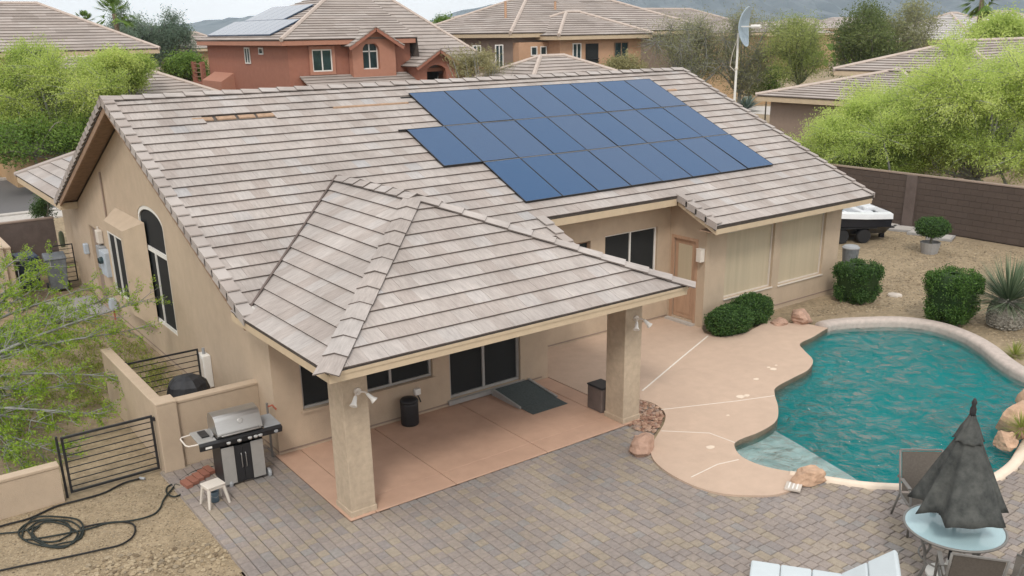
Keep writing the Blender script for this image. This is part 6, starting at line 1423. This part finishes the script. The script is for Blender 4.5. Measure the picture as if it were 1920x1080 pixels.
for z_ in (4.6, 4.8, 5.0): MB().box(bx(1097), yf - 1.9, z_, bx(1122), yf - 1.87, z_ + .06).build('rail', 'black_metal', tower)
for px in (948, 1041): a = float(U(px, 30, 1, yf + 3)[0]); MB().tube([(a, yf + 3, 6.5), (a, yf + 3, 8.6)], .08).build('vent_pipe', 'stucco_tan2', m_)
c = AT(1032, 106, 50); hip_house('outbuilding', 'small hipped tile roof in front of the middle tan house', c[0] - 3.6, c[1] - 2.9, c[0] + 3.9, c[1] + 3.0, c[2] - 1.5, .42, 'stucco_tan')
c = AT(1240, 40, 95); hip_house('far_house', 'hazy far house roof behind the balcony wing', c[0] - 8, c[1] - 5, c[0] + 10, c[1] + 6, c[2] - 1.2, .38, 'stucco_tan')
c = AT(372, 86, 88); hip_house('far_house', 'tiny gabled house between the trees and the orange house', c[0] - 2.4, c[1] - 2, c[0] + 2.4, c[1] + 4, c[2] - .2, .45, 'stucco_tan')
c = AT(890, 40, 105); hip_house('far_house', 'distant low roof between orange and tan houses', c[0] - 6, c[1] - 4, c[0] + 5, c[1] + 5, c[2] - 1, .3, 'stucco_tan')
# --- right neighbour: two stacked hips
c = AT(1415, 180, 47); rh = hip_house('right_house', 'brown house with two-tier hipped roof behind the right palo verde', c[0] + .6, c[1] - 9, c[0] + 22, c[1] - .55, c[2], .24, 'stucco_brown')
c2 = AT(1562, 132, 48.5); hip_house('right_house', 'raised upper hipped roof of the brown right-hand house', c2[0] + .55, c2[1] - 8, c2[0] + 22, c2[1] - .55, c2[2], .30, 'stucco_brown')
c = AT(1780, 78, 84); g = hip_house('far_house', 'pale grey roofed house below the palm at upper right', c[0] - 4, c[1] - 4, c[0] + 6, c[1] + 5, c[2] + .2, .42, 'stucco_tan', rm='far_tile_grey')
c = AT(1885, 55, 95); hip_house('far_house', 'pale far roof right of the grey-roofed house', c[0] - 6, c[1] - 4, c[0] + 6, c[1] + 5, c[2] - .4, .4, 'stucco_tan', rm='far_tile_grey')
blockwall('far_wall', 'far tan garden wall behind the mesquite trees', *[float(q) for q in AT(1330, 180, 84)[:2]], *[float(q) for q in AT(1452, 176, 88)[:2]], 2.3, wm='stucco_tan')
# a scatter of distant roofs and trees on the valley floor
rn2 = random.Random(77)
for i, (px, py, dep) in enumerate(((1500, 44, 190), (1580, 40, 230), (1450, 52, 160))):
    p = AT(px, py, dep); hip_house('far_house', ('hazy distant roof nearest the mesquite tops', 'hazy distant roof farthest toward the hills', 'hazy distant roof directly right of the mast')[i], p[0] - 9, p[1] - 5, p[0] + 9, p[1] + 5, max(2.6, p[2] - 1), .35, 'stucco_tan', cap=False, exp=1.2)
far = []
r = np.random.default_rng(5)
for _ in range(420):
    px, dep = r.uniform(-100, 2050), r.uniform(120, 700); p = AT(px, 70, dep); s = r.uniform(1.5, 3.2); n_ = 26
    far.append(np.array([p[0], p[1], s * .8]) + r.normal(size=(n_, 3)) * [s * .7, s * .7, s * .5])
o = bpy.data.objects.new('distant_trees', leaf_mesh('distant_trees', 'leaf_mid', np.concatenate(far), 2.0, 1.1, 6)); COL.objects.link(o); tag(o, 'scattered dark trees far across the valley floor', 'trees', kind='stuff')
# ================================================================ HAZE
m = bpy.data.materials.new('haze_air'); m.use_nodes = True; n = m.node_tree.nodes; n.remove(n['Principled BSDF']); pv = n.new('ShaderNodeVolumePrincipled')
pv.inputs['Color'].default_value = (.76, .90, 1.0, 1); pv.inputs['Density'].default_value = .00018; pv.inputs['Anisotropy'].default_value = .0
m.node_tree.links.new(pv.outputs[0], n['Material Output'].inputs['Volume']); MATS['haze_air'] = m
HAZE = True
if HAZE: MB().box(-3720, -3720, -7, 3720, 3720, 190).build('haze', 'haze_air', kind='stuff').rotation_euler = (0, 0, math.radians(-36.3))
